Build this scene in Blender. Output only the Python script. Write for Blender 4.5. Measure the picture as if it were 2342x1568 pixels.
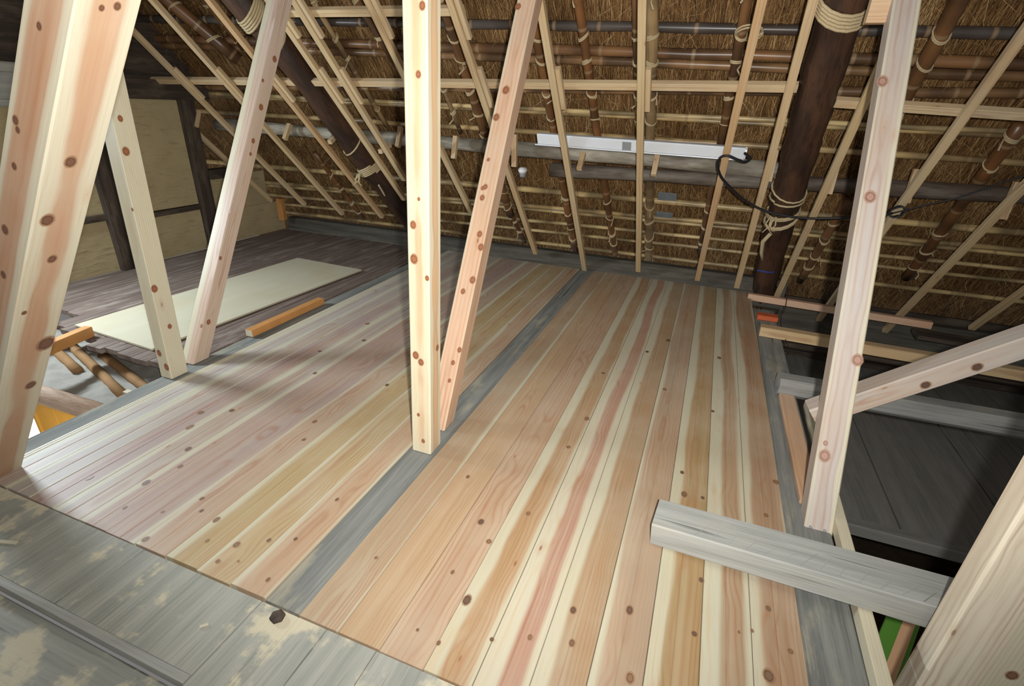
import bpy, math, random
from mathutils import Matrix, Vector

# ------------------------------------------------------------------ camera, world, lamps, exposure
SC = bpy.context.scene
for _o in list(bpy.data.objects):
    bpy.data.objects.remove(_o)
CAM = bpy.data.cameras.new('camera')
CAM.sensor_fit = 'HORIZONTAL'
CAM.sensor_width = 36.0
CAM.lens = 17.772
CAM.clip_start = 0.02
cam = bpy.data.objects.new('camera', CAM)
SC.collection.objects.link(cam)
cam.matrix_world = Matrix(((0.932993, -0.181287, 0.310901, 0), (0.358024, 0.379569, -0.85308, 0), (0.036644, 0.907228, 0.41904, 1.27), (0, 0, 0, 1)))
SC.camera = cam

W = bpy.data.worlds.new('world')
SC.world = W
W.use_nodes = True
W.node_tree.nodes['Background'].inputs[0].default_value = (1.0, 0.98, 0.95, 1)
W.node_tree.nodes['Background'].inputs[1].default_value = 0.19


def lamp(name, kind, loc, target, energy, color, **kw):
    L = bpy.data.lights.new(name, kind)
    L.energy = energy
    L.color = color
    for k, v in kw.items():
        setattr(L, k, v)
    o = bpy.data.objects.new(name, L)
    o.location = loc
    o.rotation_euler = (Vector(target) - Vector(loc)).to_track_quat('-Z', 'Y').to_euler()
    SC.collection.objects.link(o)
    return o


# the flash of the camera, a work lamp standing in the bay to the left, the lamp of the room below
lamp('camera_flash', 'SPOT', (0.085, -0.02, 1.33), (-1.00, 2.6, 0.80), 318, (1.0, 0.985, 0.95),
     spot_size=math.radians(136), spot_blend=1.0, shadow_soft_size=0.02)
lamp('work_lamp', 'AREA', (-4.05, 1.45, 1.2), (-1.7, 1.5, 0.0), 64, (0.80, 0.92, 1.0), shape='RECTANGLE', size=0.5, size_y=0.25)
lamp('room_below_lamp', 'POINT', (-3.2, 1.0, -0.9), (0, 0, 0), 14, (1.0, 0.80, 0.45), shadow_soft_size=0.1)

SC.view_settings.view_transform = 'Standard'
SC.view_settings.look = 'None'
SC.view_settings.gamma = 1.0
SC.view_settings.use_curve_mapping = False
SC.view_settings.exposure = 0.0

# ------------------------------------------------------------------ measured positions, in metres
D = {
    'posts': {"midL": {"p": [-0.8984, 1.4885, 0.0], "d": [-0.0023, 0.05303, 0.99859], "a": [1.0, 0.00012, 0.00229], "b": [-0.0, 0.99859, -0.05303], "wa": 0.0849, "wb": 0.0851, "zt": 2.2}, "midR": {"p": [-0.927, 1.66, 0.0], "d": [0.0, 0.47854, 0.87806], "a": [1.0, 0.0, 0.0], "b": [0.0, 0.87806, -0.47854], "wa": 0.088, "wb": 0.083, "zt": 2.0}, "leftL": {"p": [-2.35, 1.506, 0.0], "d": [0.003, 0.03997, 0.9992], "a": [1.0, -0.00012, -0.003], "b": [0.0, 0.9992, -0.03997], "wa": 0.077, "wb": 0.0886, "zt": 2.1}, "leftR": {"p": [-2.4, 1.662, 0.0], "d": [0.00351, 0.47854, 0.87806], "a": [0.99999, -0.00168, -0.00308], "b": [-0.0, 0.87806, -0.47854], "wa": 0.093, "wb": 0.084, "zt": 2.1}, "rightL": {"p": [0.5604, 1.6691, 0.0], "d": [-0.00584, 0.49091, 0.87119], "a": [0.99998, 0.00287, 0.00509], "b": [0.0, 0.8712, -0.49092], "wa": 0.0885, "wb": 0.0812, "zt": 2.0}, "frontL": {"p": [-2.2721, 0.714, 0.0], "d": [0.58992, 0.05189, 0.80579], "a": [0.80688, -0.0, -0.59072], "b": [-0.03065, 0.99865, -0.04187], "wa": 0.1195, "wb": 0.1205, "zt": 1.9}},
    'knots': {"midL": [{"pos": [-0.8748, 1.5273, 1.5328], "n": [0.0, -0.99859, 0.05303], "u": [-0.0023, 0.05303, 0.99859], "r": 0.0127, "off": -0.0153}, {"pos": [-0.8905, 1.5179, 1.3559], "n": [0.0, -0.99859, 0.05303], "u": [-0.0023, 0.05303, 0.99859], "r": 0.0093, "off": -0.0315}, {"pos": [-0.9178, 1.4938, 0.9027], "n": [0.0, -0.99859, 0.05303], "u": [-0.0023, 0.05303, 0.99859], "r": 0.0133, "off": -0.0251}, {"pos": [-0.9167, 1.4876, 0.786], "n": [0.0, -0.99859, 0.05303], "u": [-0.0023, 0.05303, 0.99859], "r": 0.0152, "off": -0.026}, {"pos": [-0.8654, 1.4844, 0.7249], "n": [0.0, -0.99859, 0.05303], "u": [-0.0023, 0.05303, 0.99859], "r": 0.0092, "off": -0.0078}, {"pos": [-0.9162, 1.4683, 0.4221], "n": [0.0, -0.99859, 0.05303], "u": [-0.0023, 0.05303, 0.99859], "r": 0.0131, "off": -0.0257}, {"pos": [-0.8941, 1.467, 0.3981], "n": [0.0, -0.99859, 0.05303], "u": [-0.0023, 0.05303, 0.99859], "r": 0.0131, "off": -0.0372}, {"pos": [-0.9088, 1.4549, 0.1694], "n": [0.0, -0.99859, 0.05303], "u": [-0.0023, 0.05303, 0.99859], "r": 0.0069, "off": -0.0324}, {"pos": [-0.857, 1.5265, 0.44], "n": [1.0, 0.00012, 0.00229], "u": [-0.0023, 0.05303, 0.99859], "r": 0.0133, "off": -0.028}, {"pos": [-0.8886, 1.4488, 0.0546], "n": [0.0, -0.99859, 0.05303], "u": [-0.0023, 0.05303, 0.99859], "r": 0.0087, "off": -0.0326}, {"pos": [-0.8945, 1.4984, 0.9894], "n": [0.0, -0.99859, 0.05303], "u": [-0.0023, 0.05303, 0.99859], "r": 0.0058, "off": -0.0363}], "midR": [{"pos": [-0.9329, 2.3468, 1.347], "n": [-0.0, -0.87806, 0.47854], "u": [0.0, 0.47854, 0.87806], "r": 0.0176, "off": -0.0381}, {"pos": [-0.9513, 2.286, 1.2354], "n": [-0.0, -0.87806, 0.47854], "u": [0.0, 0.47854, 0.87806], "r": 0.0156, "off": -0.0197}, {"pos": [-0.9328, 2.1328, 0.9542], "n": [-0.0, -0.87806, 0.47854], "u": [0.0, 0.47854, 0.87806], "r": 0.0136, "off": -0.0382}, {"pos": [-0.9363, 2.1086, 0.9099], "n": [-0.0, -0.87806, 0.47854], "u": [0.0, 0.47854, 0.87806], "r": 0.0116, "off": -0.0347}, {"pos": [-0.9122, 2.0306, 0.7667], "n": [-0.0, -0.87806, 0.47854], "u": [0.0, 0.47854, 0.87806], "r": 0.0135, "off": -0.0292}, {"pos": [-0.893, 2.0033, 0.7166], "n": [-0.0, -0.87806, 0.47854], "u": [0.0, 0.47854, 0.87806], "r": 0.0134, "off": -0.01}, {"pos": [-0.9457, 2.1921, 1.063], "n": [-0.0, -0.87806, 0.47854], "u": [0.0, 0.47854, 0.87806], "r": 0.0078, "off": -0.0253}, {"pos": [-0.8993, 1.9321, 0.586], "n": [-0.0, -0.87806, 0.47854], "u": [0.0, 0.47854, 0.87806], "r": 0.0153, "off": -0.0163}, {"pos": [-0.933, 1.9051, 0.5365], "n": [-0.0, -0.87806, 0.47854], "u": [0.0, 0.47854, 0.87806], "r": 0.0115, "off": -0.038}, {"pos": [-0.9092, 1.7544, 0.2598], "n": [-0.0, -0.87806, 0.47854], "u": [0.0, 0.47854, 0.87806], "r": 0.0114, "off": -0.0262}, {"pos": [-0.9077, 1.7164, 0.1902], "n": [-0.0, -0.87806, 0.47854], "u": [0.0, 0.47854, 0.87806], "r": 0.0095, "off": -0.0247}, {"pos": [-0.9597, 2.5349, 1.6921], "n": [-0.0, -0.87806, 0.47854], "u": [0.0, 0.47854, 0.87806], "r": 0.0138, "off": -0.0113}, {"pos": [-0.8913, 1.783, 0.3124], "n": [-0.0, -0.87806, 0.47854], "u": [0.0, 0.47854, 0.87806], "r": 0.0114, "off": -0.0083}, {"pos": [-0.9439, 2.1294, 0.9481], "n": [-0.0, -0.87806, 0.47854], "u": [0.0, 0.47854, 0.87806], "r": 0.0097, "off": -0.0271}], "leftL": [{"pos": [-2.308, 1.541, 1.177], "n": [1.0, -0.00012, -0.003], "u": [0.003, 0.03997, 0.9992], "r": 0.0107, "off": -0.0322}, {"pos": [-2.3083, 1.5291, 1.0516], "n": [1.0, -0.00012, -0.003], "u": [0.003, 0.03997, 0.9992], "r": 0.0183, "off": -0.0254}, {"pos": [-2.3101, 1.4939, 0.4591], "n": [1.0, -0.00012, -0.003], "u": [0.003, 0.03997, 0.9992], "r": 0.0161, "off": -0.0139}, {"pos": [-2.3107, 1.5177, 0.2615], "n": [1.0, -0.00012, -0.003], "u": [0.003, 0.03997, 0.9992], "r": 0.0105, "off": -0.0431}, {"pos": [-2.3605, 1.4669, 0.1306], "n": [-0.0, -0.9992, 0.03997], "u": [0.003, 0.03997, 0.9992], "r": 0.017, "off": -0.0276}, {"pos": [-2.3305, 1.4641, 0.0617], "n": [-0.0, -0.9992, 0.03997], "u": [0.003, 0.03997, 0.9992], "r": 0.0172, "off": -0.0192}, {"pos": [-2.3125, 1.4944, 0.8175], "n": [-0.0, -0.9992, 0.03997], "u": [0.003, 0.03997, 0.9992], "r": 0.0076, "off": -0.0035}], "leftR": [{"pos": [-2.3476, 2.4777, 1.4714], "n": [0.99999, -0.00168, -0.00308], "u": [0.00351, 0.47854, 0.87806], "r": 0.0167, "off": -0.0299}, {"pos": [-2.3481, 2.3715, 1.3615], "n": [0.99999, -0.00168, -0.00308], "u": [0.00351, 0.47854, 0.87806], "r": 0.0094, "off": -0.0135}, {"pos": [-2.3486, 2.3313, 1.2309], "n": [0.99999, -0.00168, -0.00308], "u": [0.00351, 0.47854, 0.87806], "r": 0.0166, "off": -0.0407}, {"pos": [-2.3492, 2.2412, 1.0646], "n": [0.99999, -0.00168, -0.00308], "u": [0.00351, 0.47854, 0.87806], "r": 0.0118, "off": -0.0411}, {"pos": [-2.3495, 2.2091, 0.9999], "n": [0.99999, -0.00168, -0.00308], "u": [0.00351, 0.47854, 0.87806], "r": 0.0094, "off": -0.0401}, {"pos": [-2.3528, 1.7515, 0.1896], "n": [0.99999, -0.00168, -0.00308], "u": [0.00351, 0.47854, 0.87806], "r": 0.0139, "off": -0.0298}, {"pos": [-2.3592, 1.7126, 0.1806], "n": [0.0, -0.87806, 0.47854], "u": [0.00351, 0.47854, 0.87806], "r": 0.0092, "off": -0.0064}, {"pos": [-2.3516, 1.8989, 0.5001], "n": [0.99999, -0.00168, -0.00308], "u": [0.00351, 0.47854, 0.87806], "r": 0.0092, "off": -0.0106}, {"pos": [-2.351, 2.0101, 0.7264], "n": [0.0, -0.87806, 0.47854], "u": [0.00351, 0.47854, 0.87806], "r": 0.0092, "off": -0.0003}], "rightL": [{"pos": [0.514, 2.4182, 1.412], "n": [-0.0, -0.8712, 0.49092], "u": [-0.00584, 0.49091, 0.87119], "r": 0.0191, "off": -0.0072}, {"pos": [0.5394, 2.2044, 1.0326], "n": [-0.0, -0.8712, 0.49092], "u": [-0.00584, 0.49091, 0.87119], "r": 0.0219, "off": -0.03}, {"pos": [0.5875, 1.9157, 0.5203], "n": [-0.0, -0.8712, 0.49092], "u": [-0.00584, 0.49091, 0.87119], "r": 0.0199, "off": -0.0138}, {"pos": [0.5359, 1.7652, 0.2532], "n": [-0.0, -0.8712, 0.49092], "u": [-0.00584, 0.49091, 0.87119], "r": 0.0092, "off": -0.0213}, {"pos": [0.54, 1.7437, 0.2151], "n": [-0.0, -0.8712, 0.49092], "u": [-0.00584, 0.49091, 0.87119], "r": 0.0183, "off": -0.0252}], "frontL": [{"pos": [-1.1543, 0.8219, 1.4257], "n": [0.80688, -0.0, -0.59072], "u": [0.58992, 0.05189, 0.80579], "r": 0.012, "off": -0.0464}, {"pos": [-1.375, 0.7808, 1.1243], "n": [0.80688, -0.0, -0.59072], "u": [0.58992, 0.05189, 0.80579], "r": 0.018, "off": -0.0524}, {"pos": [-1.4751, 0.7495, 0.9875], "n": [0.80688, -0.0, -0.59072], "u": [0.58992, 0.05189, 0.80579], "r": 0.0231, "off": -0.0299}, {"pos": [-1.5574, 0.7727, 0.8751], "n": [0.80688, -0.0, -0.59072], "u": [0.58992, 0.05189, 0.80579], "r": 0.0181, "off": -0.0602}, {"pos": [-1.4269, 0.7303, 1.2093], "n": [0.03065, -0.99865, 0.04187], "u": [0.58992, 0.05189, 0.80579], "r": 0.0151, "off": -0.0274}, {"pos": [-1.4292, 0.7294, 1.19], "n": [0.03065, -0.99865, 0.04187], "u": [0.58992, 0.05189, 0.80579], "r": 0.0114, "off": -0.0369}, {"pos": [-1.2732, 0.7423, 1.3827], "n": [0.03065, -0.99865, 0.04187], "u": [0.58992, 0.05189, 0.80579], "r": 0.0102, "off": -0.049}, {"pos": [-1.4789, 0.7246, 1.112], "n": [0.03065, -0.99865, 0.04187], "u": [0.58992, 0.05189, 0.80579], "r": 0.0119, "off": -0.0429}, {"pos": [-1.5881, 0.7148, 0.9583], "n": [0.03065, -0.99865, 0.04187], "u": [0.58992, 0.05189, 0.80579], "r": 0.0171, "off": -0.0456}, {"pos": [-1.6565, 0.7076, 0.8363], "n": [0.03065, -0.99865, 0.04187], "u": [0.58992, 0.05189, 0.80579], "r": 0.0157, "off": -0.0571}, {"pos": [-1.7704, 0.7902, 0.5842], "n": [0.80688, -0.0, -0.59072], "u": [0.58992, 0.05189, 0.80579], "r": 0.034, "off": -0.024}, {"pos": [-1.885, 0.765, 0.4276], "n": [0.80688, -0.0, -0.59072], "u": [0.58992, 0.05189, 0.80579], "r": 0.0248, "off": -0.0391}, {"pos": [-1.1595, 0.7938, 1.4185], "n": [0.80688, -0.0, -0.59072], "u": [0.58992, 0.05189, 0.80579], "r": 0.0076, "off": -0.0465}, {"pos": [-1.6682, 0.7236, 0.7237], "n": [0.80688, -0.0, -0.59072], "u": [0.58992, 0.05189, 0.80579], "r": 0.0106, "off": -0.021}]},
    'fknots': [[-0.4338, 0.9028, 0.0174], [-0.3223, 0.8217, 0.0081], [-0.1451, 0.9885, 0.0123], [-0.1237, 0.8933, 0.0104], [-0.2313, 0.8659, 0.0081], [0.0028, 1.05, 0.0123], [0.034, 0.8603, 0.0141], [0.1888, 1.2373, 0.0106], [0.1778, 1.0458, 0.0118], [0.3725, 1.2099, 0.0113], [0.4184, 1.0924, 0.0115], [0.3591, 0.9994, 0.0165], [0.4427, 1.8299, 0.0152], [0.3931, 1.6169, 0.0108], [0.0982, 1.7418, 0.0103], [0.1148, 1.6136, 0.013], [0.1793, 1.6212, 0.0096], [-0.3578, 2.4366, 0.0141], [-0.8832, 2.9632, 0.0144], [-0.5203, 1.1923, 0.0133], [-0.4617, 1.124, 0.0113], [-0.3858, 1.2921, 0.0106], [-0.5151, 0.9724, 0.0079], [-0.337, 1.9632, 0.014], [-0.0749, 3.0428, 0.0164], [-0.1746, 2.8159, 0.0129], [-0.3577, 1.72, 0.0128], [-0.6604, 1.3831, 0.0083], [-0.0327, 2.3953, 0.0134], [0.2023, 2.2753, 0.0125], [0.2268, 2.9154, 0.0153], [-1.9144, 0.8319, 0.0111], [-1.7088, 0.8928, 0.0126], [-1.6546, 0.7791, 0.0074], [-1.4574, 0.9103, 0.0107], [-1.4081, 0.8671, 0.0089], [-1.3297, 0.857, 0.0116], [-1.1848, 0.8036, 0.0123], [-1.1842, 0.7341, 0.0092], [-1.2806, 0.7802, 0.0069], [-1.1066, 0.856, 0.0083], [-0.9974, 0.7413, 0.0064], [-1.0339, 0.8928, 0.007], [-1.0293, 1.0901, 0.0092], [-1.4591, 0.7102, 0.0138], [-1.7489, 1.0928, 0.0139], [-1.8749, 1.2031, 0.0148], [-1.8227, 1.3694, 0.0137], [-1.9296, 1.3015, 0.0155], [-1.3804, 1.3235, 0.0108], [-1.7299, 1.7996, 0.0113], [-1.8799, 2.0149, 0.0147], [-1.8805, 2.4597, 0.0167], [-1.749, 2.241, 0.0129], [-1.6806, 1.0045, 0.0099], [-2.5335, 1.5051, 0.0113], [-1.3285, 1.8491, 0.0109], [-1.4292, 1.4463, 0.0115], [-1.5213, 0.814, 0.0088], [-1.1284, 0.7577, 0.0053], [-0.4471, 0.7597, 0.0068], [-0.5162, 0.7707, 0.0058], [-0.7563, 0.929, 0.0081], [0.3255, 1.1166, 0.006], [0.2916, 1.0984, 0.0048]],
    'laths': [[[-4.4512, 2.6768, 1.8859], [-4.1107, 4.0214, 0.3408]], [[-3.9737, 2.6768, 1.8859], [-3.683, 4.0157, 0.3474]], [[-3.5218, 2.6768, 1.8859], [-3.2833, 4.0648, 0.2909]], [[-3.0549, 2.6768, 1.8859], [-2.8168, 4.0459, 0.3126]], [[-2.6025, 2.6768, 1.8859], [-2.4418, 3.8517, 0.5358]], [[-2.4193, 2.6768, 1.8859], [-2.329, 3.6887, 0.7232]], [[-1.9272, 2.6768, 1.8859], [-1.8312, 3.9027, 0.4773]], [[-1.4318, 2.6768, 1.8859], [-1.3465, 4.2127, 0.121]], [[-0.9447, 2.6768, 1.8859], [-0.9127, 4.3345, -0.0189]], [[-0.4481, 2.6768, 1.8859], [-0.4421, 4.2501, 0.0781]], [[0.0628, 2.6768, 1.8859], [0.0344, 4.2573, 0.0697]], [[0.2521, 2.6768, 1.8859], [0.3392, 4.277, 0.0471]], [[0.6074, 2.6768, 1.8859], [0.6455, 4.329, -0.0126]], [[1.0544, 2.6768, 1.8859], [1.0182, 4.4836, -0.1903]], [[1.4917, 2.6768, 1.8859], [1.4899, 4.499, -0.2079]], [[2.0432, 2.6768, 1.8859], [1.9479, 4.3572, -0.045]]],
    'battens': [[[-4.3391, 3.1825, 1.3809], [0.3129, 3.1394, 1.4305]], [[0.5009, 3.1915, 1.3707], [1.278, 3.217, 1.3414]], [[-2.5424, 2.857, 1.7551], [-1.773, 2.8636, 1.7474]]],
    'cleats': [[[-4.1709, 3.4786, 1.1626], [-4.2391, 3.4186, 1.0335]], [[-3.3027, 3.539, 1.0932], [-3.3299, 3.4637, 0.9817]], [[-2.9393, 3.5762, 1.0505], [-2.8862, 3.463, 0.9825]], [[-2.5093, 3.6375, 0.98], [-2.4513, 3.5011, 0.9387]], [[-2.2454, 3.5147, 1.1211], [-2.2651, 3.4602, 0.9857]], [[-1.8081, 3.5517, 1.0786], [-1.8288, 3.5112, 0.9271]], [[-1.309, 3.5194, 1.1157], [-1.361, 3.5322, 0.903]], [[-0.9111, 3.6057, 1.0165], [-0.8885, 3.5175, 0.9198]], [[-0.4025, 3.5923, 1.0319], [-0.396, 3.5203, 0.9167]], [[0.2605, 3.5255, 1.1087], [0.2797, 3.5059, 0.9332]], [[0.5938, 3.5553, 1.0745], [0.6192, 3.547, 0.886]], [[0.9716, 3.5756, 1.0512], [1.0168, 3.5606, 0.8703]], [[1.4277, 3.6046, 1.0178], [1.4932, 3.6036, 0.821]]],
    'pole1': [[-2.9832, 2.4882, 2.194], [-2.8541, 2.8728, 1.752], [-2.7534, 3.1728, 1.4073], [-2.6934, 3.5738, 0.9466], [-2.5967, 4.0436, 0.4067], [-2.5201, 4.4129, -0.0176]],
    'pole2': [[0.3499, 2.4887, 2.1935], [0.3843, 2.8819, 1.7416], [0.4085, 3.1585, 1.4237], [0.4321, 3.3945, 1.1526], [0.4576, 3.6705, 0.8355], [0.5019, 4.0611, 0.3866], [0.5509, 4.3679, 0.0341]],
    'log1': [[-4.2, 3.6449, 1.0553], [-3.045, 3.6602, 1.0377], [-1.89, 3.6756, 1.02], [-0.735, 3.691, 1.0024], [0.42, 3.7063, 0.9847]],
    'log2': [[-1.13, 3.8028, 0.8739], [-0.0975, 3.7817, 0.8981], [0.935, 3.7606, 0.9224], [1.9675, 3.7395, 0.9466], [3.0, 3.7184, 0.9708]],
    'hb': [[-1.9634, 0.03, 0.02], [-1.8155, 0.0288, 0.022], [-1.7519, 0.03, 0.02], [-1.594, -0.0194, 0.02], [-1.4027, 0.0098, 0.011], [-1.3782, 0.0106, 0.011], [-1.2021, 0.0099, 0.014], [-0.609, -0.0063, 0.017], [-0.4178, -0.0193, 0.013], [-0.3727, -0.0183, 0.011], [-0.2161, -0.0189, 0.011], [-0.0781, -0.02, 0.01], [0.1298, -0.0061, 0.012], [-2.2, 0.01, 0.02], [-2.42, 0.01, 0.02]],
    'vb': [[[-1.638, 3.0869, 1.8259], [-1.6391, 3.7344, 1.0819], 0.032, -2.186, -1.199], [[-1.0988, 3.2059, 1.6892], [-1.084, 4.6016, 0.0855], 0.028, -2.004, 0.122], [[-0.8363, 3.102, 1.8086], [-0.7038, 4.598, 0.0896], 0.026, -2.163, 0.116], [[-0.5285, 3.1078, 1.8019], [-0.5, 3.7298, 1.0872], 0.024, -2.154, -1.206], [[-0.4492, 3.1093, 1.8002], [-0.3997, 4.6119, 0.0735], 0.032, -2.151, 0.138], [[0.0027, 3.1178, 1.7904], [0.0194, 4.4103, 0.3053], 0.026, -2.138, -0.17], [[0.8632, 3.134, 1.7718], [0.8617, 3.4197, 1.4435], 0.036, -2.114, -1.679], [[0.8505, 3.9636, 0.8186], [0.8348, 4.5614, 0.1316], 0.03, -0.85, 0.06], [[1.417, 3.5443, 1.3004], [1.485, 4.415, 0.2998], 0.034, -1.489, -0.162], [[-2.1977, 3.1354, 1.7702], [-2.137, 3.3487, 1.5251], 0.025, -2.112, -1.787], [[-2.5316, 3.1255, 1.7816], [-2.4734, 3.7032, 1.1178], 0.018, -2.127, -1.247], [[-3.4183, 3.9391, 0.8467], [-3.4034, 4.4927, 0.2106], 0.022, -0.887, -0.044], [[-1.658, 4.1262, 0.6317], [-1.581, 4.5813, 0.1088], 0.018, -0.602, 0.091], [[-1.8469, 3.4229, 1.4399], [-1.8329, 3.7239, 1.094], 0.016, -1.674, -1.215], [[-3.734, 3.0808, 1.833], [-3.5083, 3.3412, 1.5338], 0.045, -2.195, -1.798], [[-3.4161, 3.0534, 1.8644], [-3.3698, 3.2791, 1.6051], 0.03, -2.237, -1.893]],
    'fix': [[-1.1231, 3.4379, 1.1028], [0.1474, 3.452, 1.0865]],
    'cable': [[0.148, 3.4102, 1.0888], [0.1819, 3.3645, 1.0652], [0.1595, 3.3411, 1.0464], [0.1096, 3.317, 1.0589], [0.0594, 3.3026, 1.0754], [0.0219, 3.3134, 1.063], [0.0173, 3.3582, 1.0115], [0.0491, 3.4143, 0.9471], [0.1169, 3.47, 0.883], [0.2019, 3.5264, 0.8182], [0.3161, 3.5614, 0.7628], [0.4471, 3.5707, 0.7369], [0.5942, 3.5743, 0.7328], [0.7499, 3.5552, 0.7547], [0.893, 3.5274, 0.7866], [0.9971, 3.535, 0.8084]],
    'cable2': [[0.9971, 3.535, 0.8084], [1.1307, 3.4888, 0.8767], [1.229, 3.465, 0.9193], [1.3252, 3.4213, 0.9847], [1.4349, 3.3518, 1.0646], [1.5331, 3.3126, 1.1096]],
    'coil': [1.0157, 3.5232, 0.8219],
    'wire': [[0.6793, 4.1619, 0.1337], [0.6741, 4.0, 0.0293], [0.6011, 3.6, 0.0427], [0.634, 3.3, -0.0171], [0.6374, 3.3, -0.062]],
    'rod': [[-2.5941, 3.7081, 0.6551], [-2.6559, 4.0888, 0.2938]],
    'loop': [0.0389, 3.189, 1.6629],
    'N': [0.0, -0.75435, -0.65647],
    'T': [0.0, 0.65647, -0.75435],
    'patch': [[[-0.2957, 4.1386, 0.7241], 0.135, 0.085], [[-0.3068, 4.2754, 0.5669], 0.125, 0.06]],
    'bulb': [-1.3704, 3.8498, 0.8427],
    'tape': [-1.2128, 4.3049, 0.5055],
    'rope1': [[-2.282, 5], [-2.115, 5], [-1.246, 1], [-0.995, 5]],
    'rope2': [[-2.242, 5], [-1.126, 1], [-1.049, 1], [-0.922, 2], [-0.861, 2]],
    'lashtail': [[-2.6924, 3.6102, 0.7372], [0.424, 3.6416, 0.7011]],
    'green': [[0.8807, 1.557, -0.5], [1.0011, 1.8065, -0.5]],
    'rrk': [[0.7991, 1.905, 0.4762], [0.9134, 1.9119, 0.5665]],
    'rrn': [0.0, -0.99709, 0.07628],
}

random.seed(7)
COL = SC.collection
N_IN = Vector(D['N'])      # roof normal, towards the room
T_DN = Vector(D['T'])      # down the roof slope
ROOF0 = Vector((0, 4.318, 0))


def roof_pt(x, s, off):
    return Vector((x, 0, 0)) + ROOF0 + N_IN * off + T_DN * s


# ------------------------------------------------------------------ node helper
class NT:
    def __init__(self, name):
        self.m = bpy.data.materials.new(name)
        self.m.use_nodes = True
        self.t = self.m.node_tree
        self.b = self.t.nodes['Principled BSDF']
        self.out = self.t.nodes['Material Output']

    def n(self, kind):
        return self.t.nodes.new(kind)

    def put(self, sock, v):
        if isinstance(v, bpy.types.NodeSocket):
            self.t.links.new(v, sock)
        elif v is not None:
            if sock.type == 'RGBA' and len(v) == 3:
                v = (*v, 1)
            sock.default_value = v

    def math(self, op, a, b=None, c=None, clamp=False):
        n = self.n('ShaderNodeMath')
        n.operation = op
        n.use_clamp = clamp
        self.put(n.inputs[0], a)
        self.put(n.inputs[1], b)
        self.put(n.inputs[2], c)
        return n.outputs[0]

    def vec(self, op, a, b=None):
        n = self.n('ShaderNodeVectorMath')
        n.operation = op
        self.put(n.inputs[0], a)
        self.put(n.inputs[1], b)
        return n.outputs[0]

    def xyz(self, v):
        n = self.n('ShaderNodeSeparateXYZ')
        self.put(n.inputs[0], v)
        return n.outputs

    def comb(self, x, y, z):
        n = self.n('ShaderNodeCombineXYZ')
        for i, v in enumerate((x, y, z)):
            self.put(n.inputs[i], v)
        return n.outputs[0]

    def coords(self):
        return self.n('ShaderNodeTexCoord').outputs['Object']

    def attr(self, name):
        n = self.n('ShaderNodeAttribute')
        n.attribute_type = 'OBJECT'
        n.attribute_name = name
        return n.outputs['Fac']

    def geoattr(self, name):
        n = self.n('ShaderNodeAttribute')
        n.attribute_name = name
        return n.outputs['Fac']

    def objcol(self):
        return self.n('ShaderNodeObjectInfo').outputs['Color']

    def objrand(self):
        return self.n('ShaderNodeObjectInfo').outputs['Random']

    def noise(self, v, scale=1.0, detail=3.0, rough=0.55, dist=0.0):
        n = self.n('ShaderNodeTexNoise')
        self.put(n.inputs['Vector'], v)
        n.inputs['Scale'].default_value = scale
        n.inputs['Detail'].default_value = detail
        n.inputs['Roughness'].default_value = rough
        n.inputs['Distortion'].default_value = dist
        return n.outputs['Fac']

    def voro(self, v, scale=1.0):
        n = self.n('ShaderNodeTexVoronoi')
        self.put(n.inputs['Vector'], v)
        n.inputs['Scale'].default_value = scale
        return n.outputs['Distance'], n.outputs['Color']

    def step(self, v, a, b):
        n = self.n('ShaderNodeMapRange')
        n.interpolation_type = 'SMOOTHSTEP'
        self.put(n.inputs['Value'], v)
        self.put(n.inputs['From Min'], a)
        self.put(n.inputs['From Max'], b)
        return n.outputs[0]

    def mix(self, f, a, b, mode='MIX'):
        n = self.n('ShaderNodeMix')
        n.data_type = 'RGBA'
        n.blend_type = mode
        self.put(n.inputs['Factor'], f)
        self.put(n.inputs['A'], a) if False else self.put(n.inputs[6], a)
        self.put(n.inputs[7], b)
        return n.outputs[2]

    def ramp(self, f, stops):
        n = self.n('ShaderNodeValToRGB')
        self.put(n.inputs[0], f)
        e = n.color_ramp.elements
        while len(e) < len(stops):
            e.new(0.5)
        for el, (p, c) in zip(e, stops):
            el.position = p
            el.color = (*c, 1)
        return n.outputs[0]

    def bump(self, h, strength, dist):
        n = self.n('ShaderNodeBump')
        self.put(n.inputs['Height'], h)
        n.inputs['Strength'].default_value = strength
        n.inputs['Distance'].default_value = dist
        self.t.links.new(n.outputs[0], self.b.inputs['Normal'])

    def done(self, col, rough=0.6, spec=0.3):
        self.put(self.b.inputs['Base Color'], col)
        self.put(self.b.inputs['Roughness'], rough)
        self.put(self.b.inputs['Specular IOR Level'], spec)
        return self.m


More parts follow.
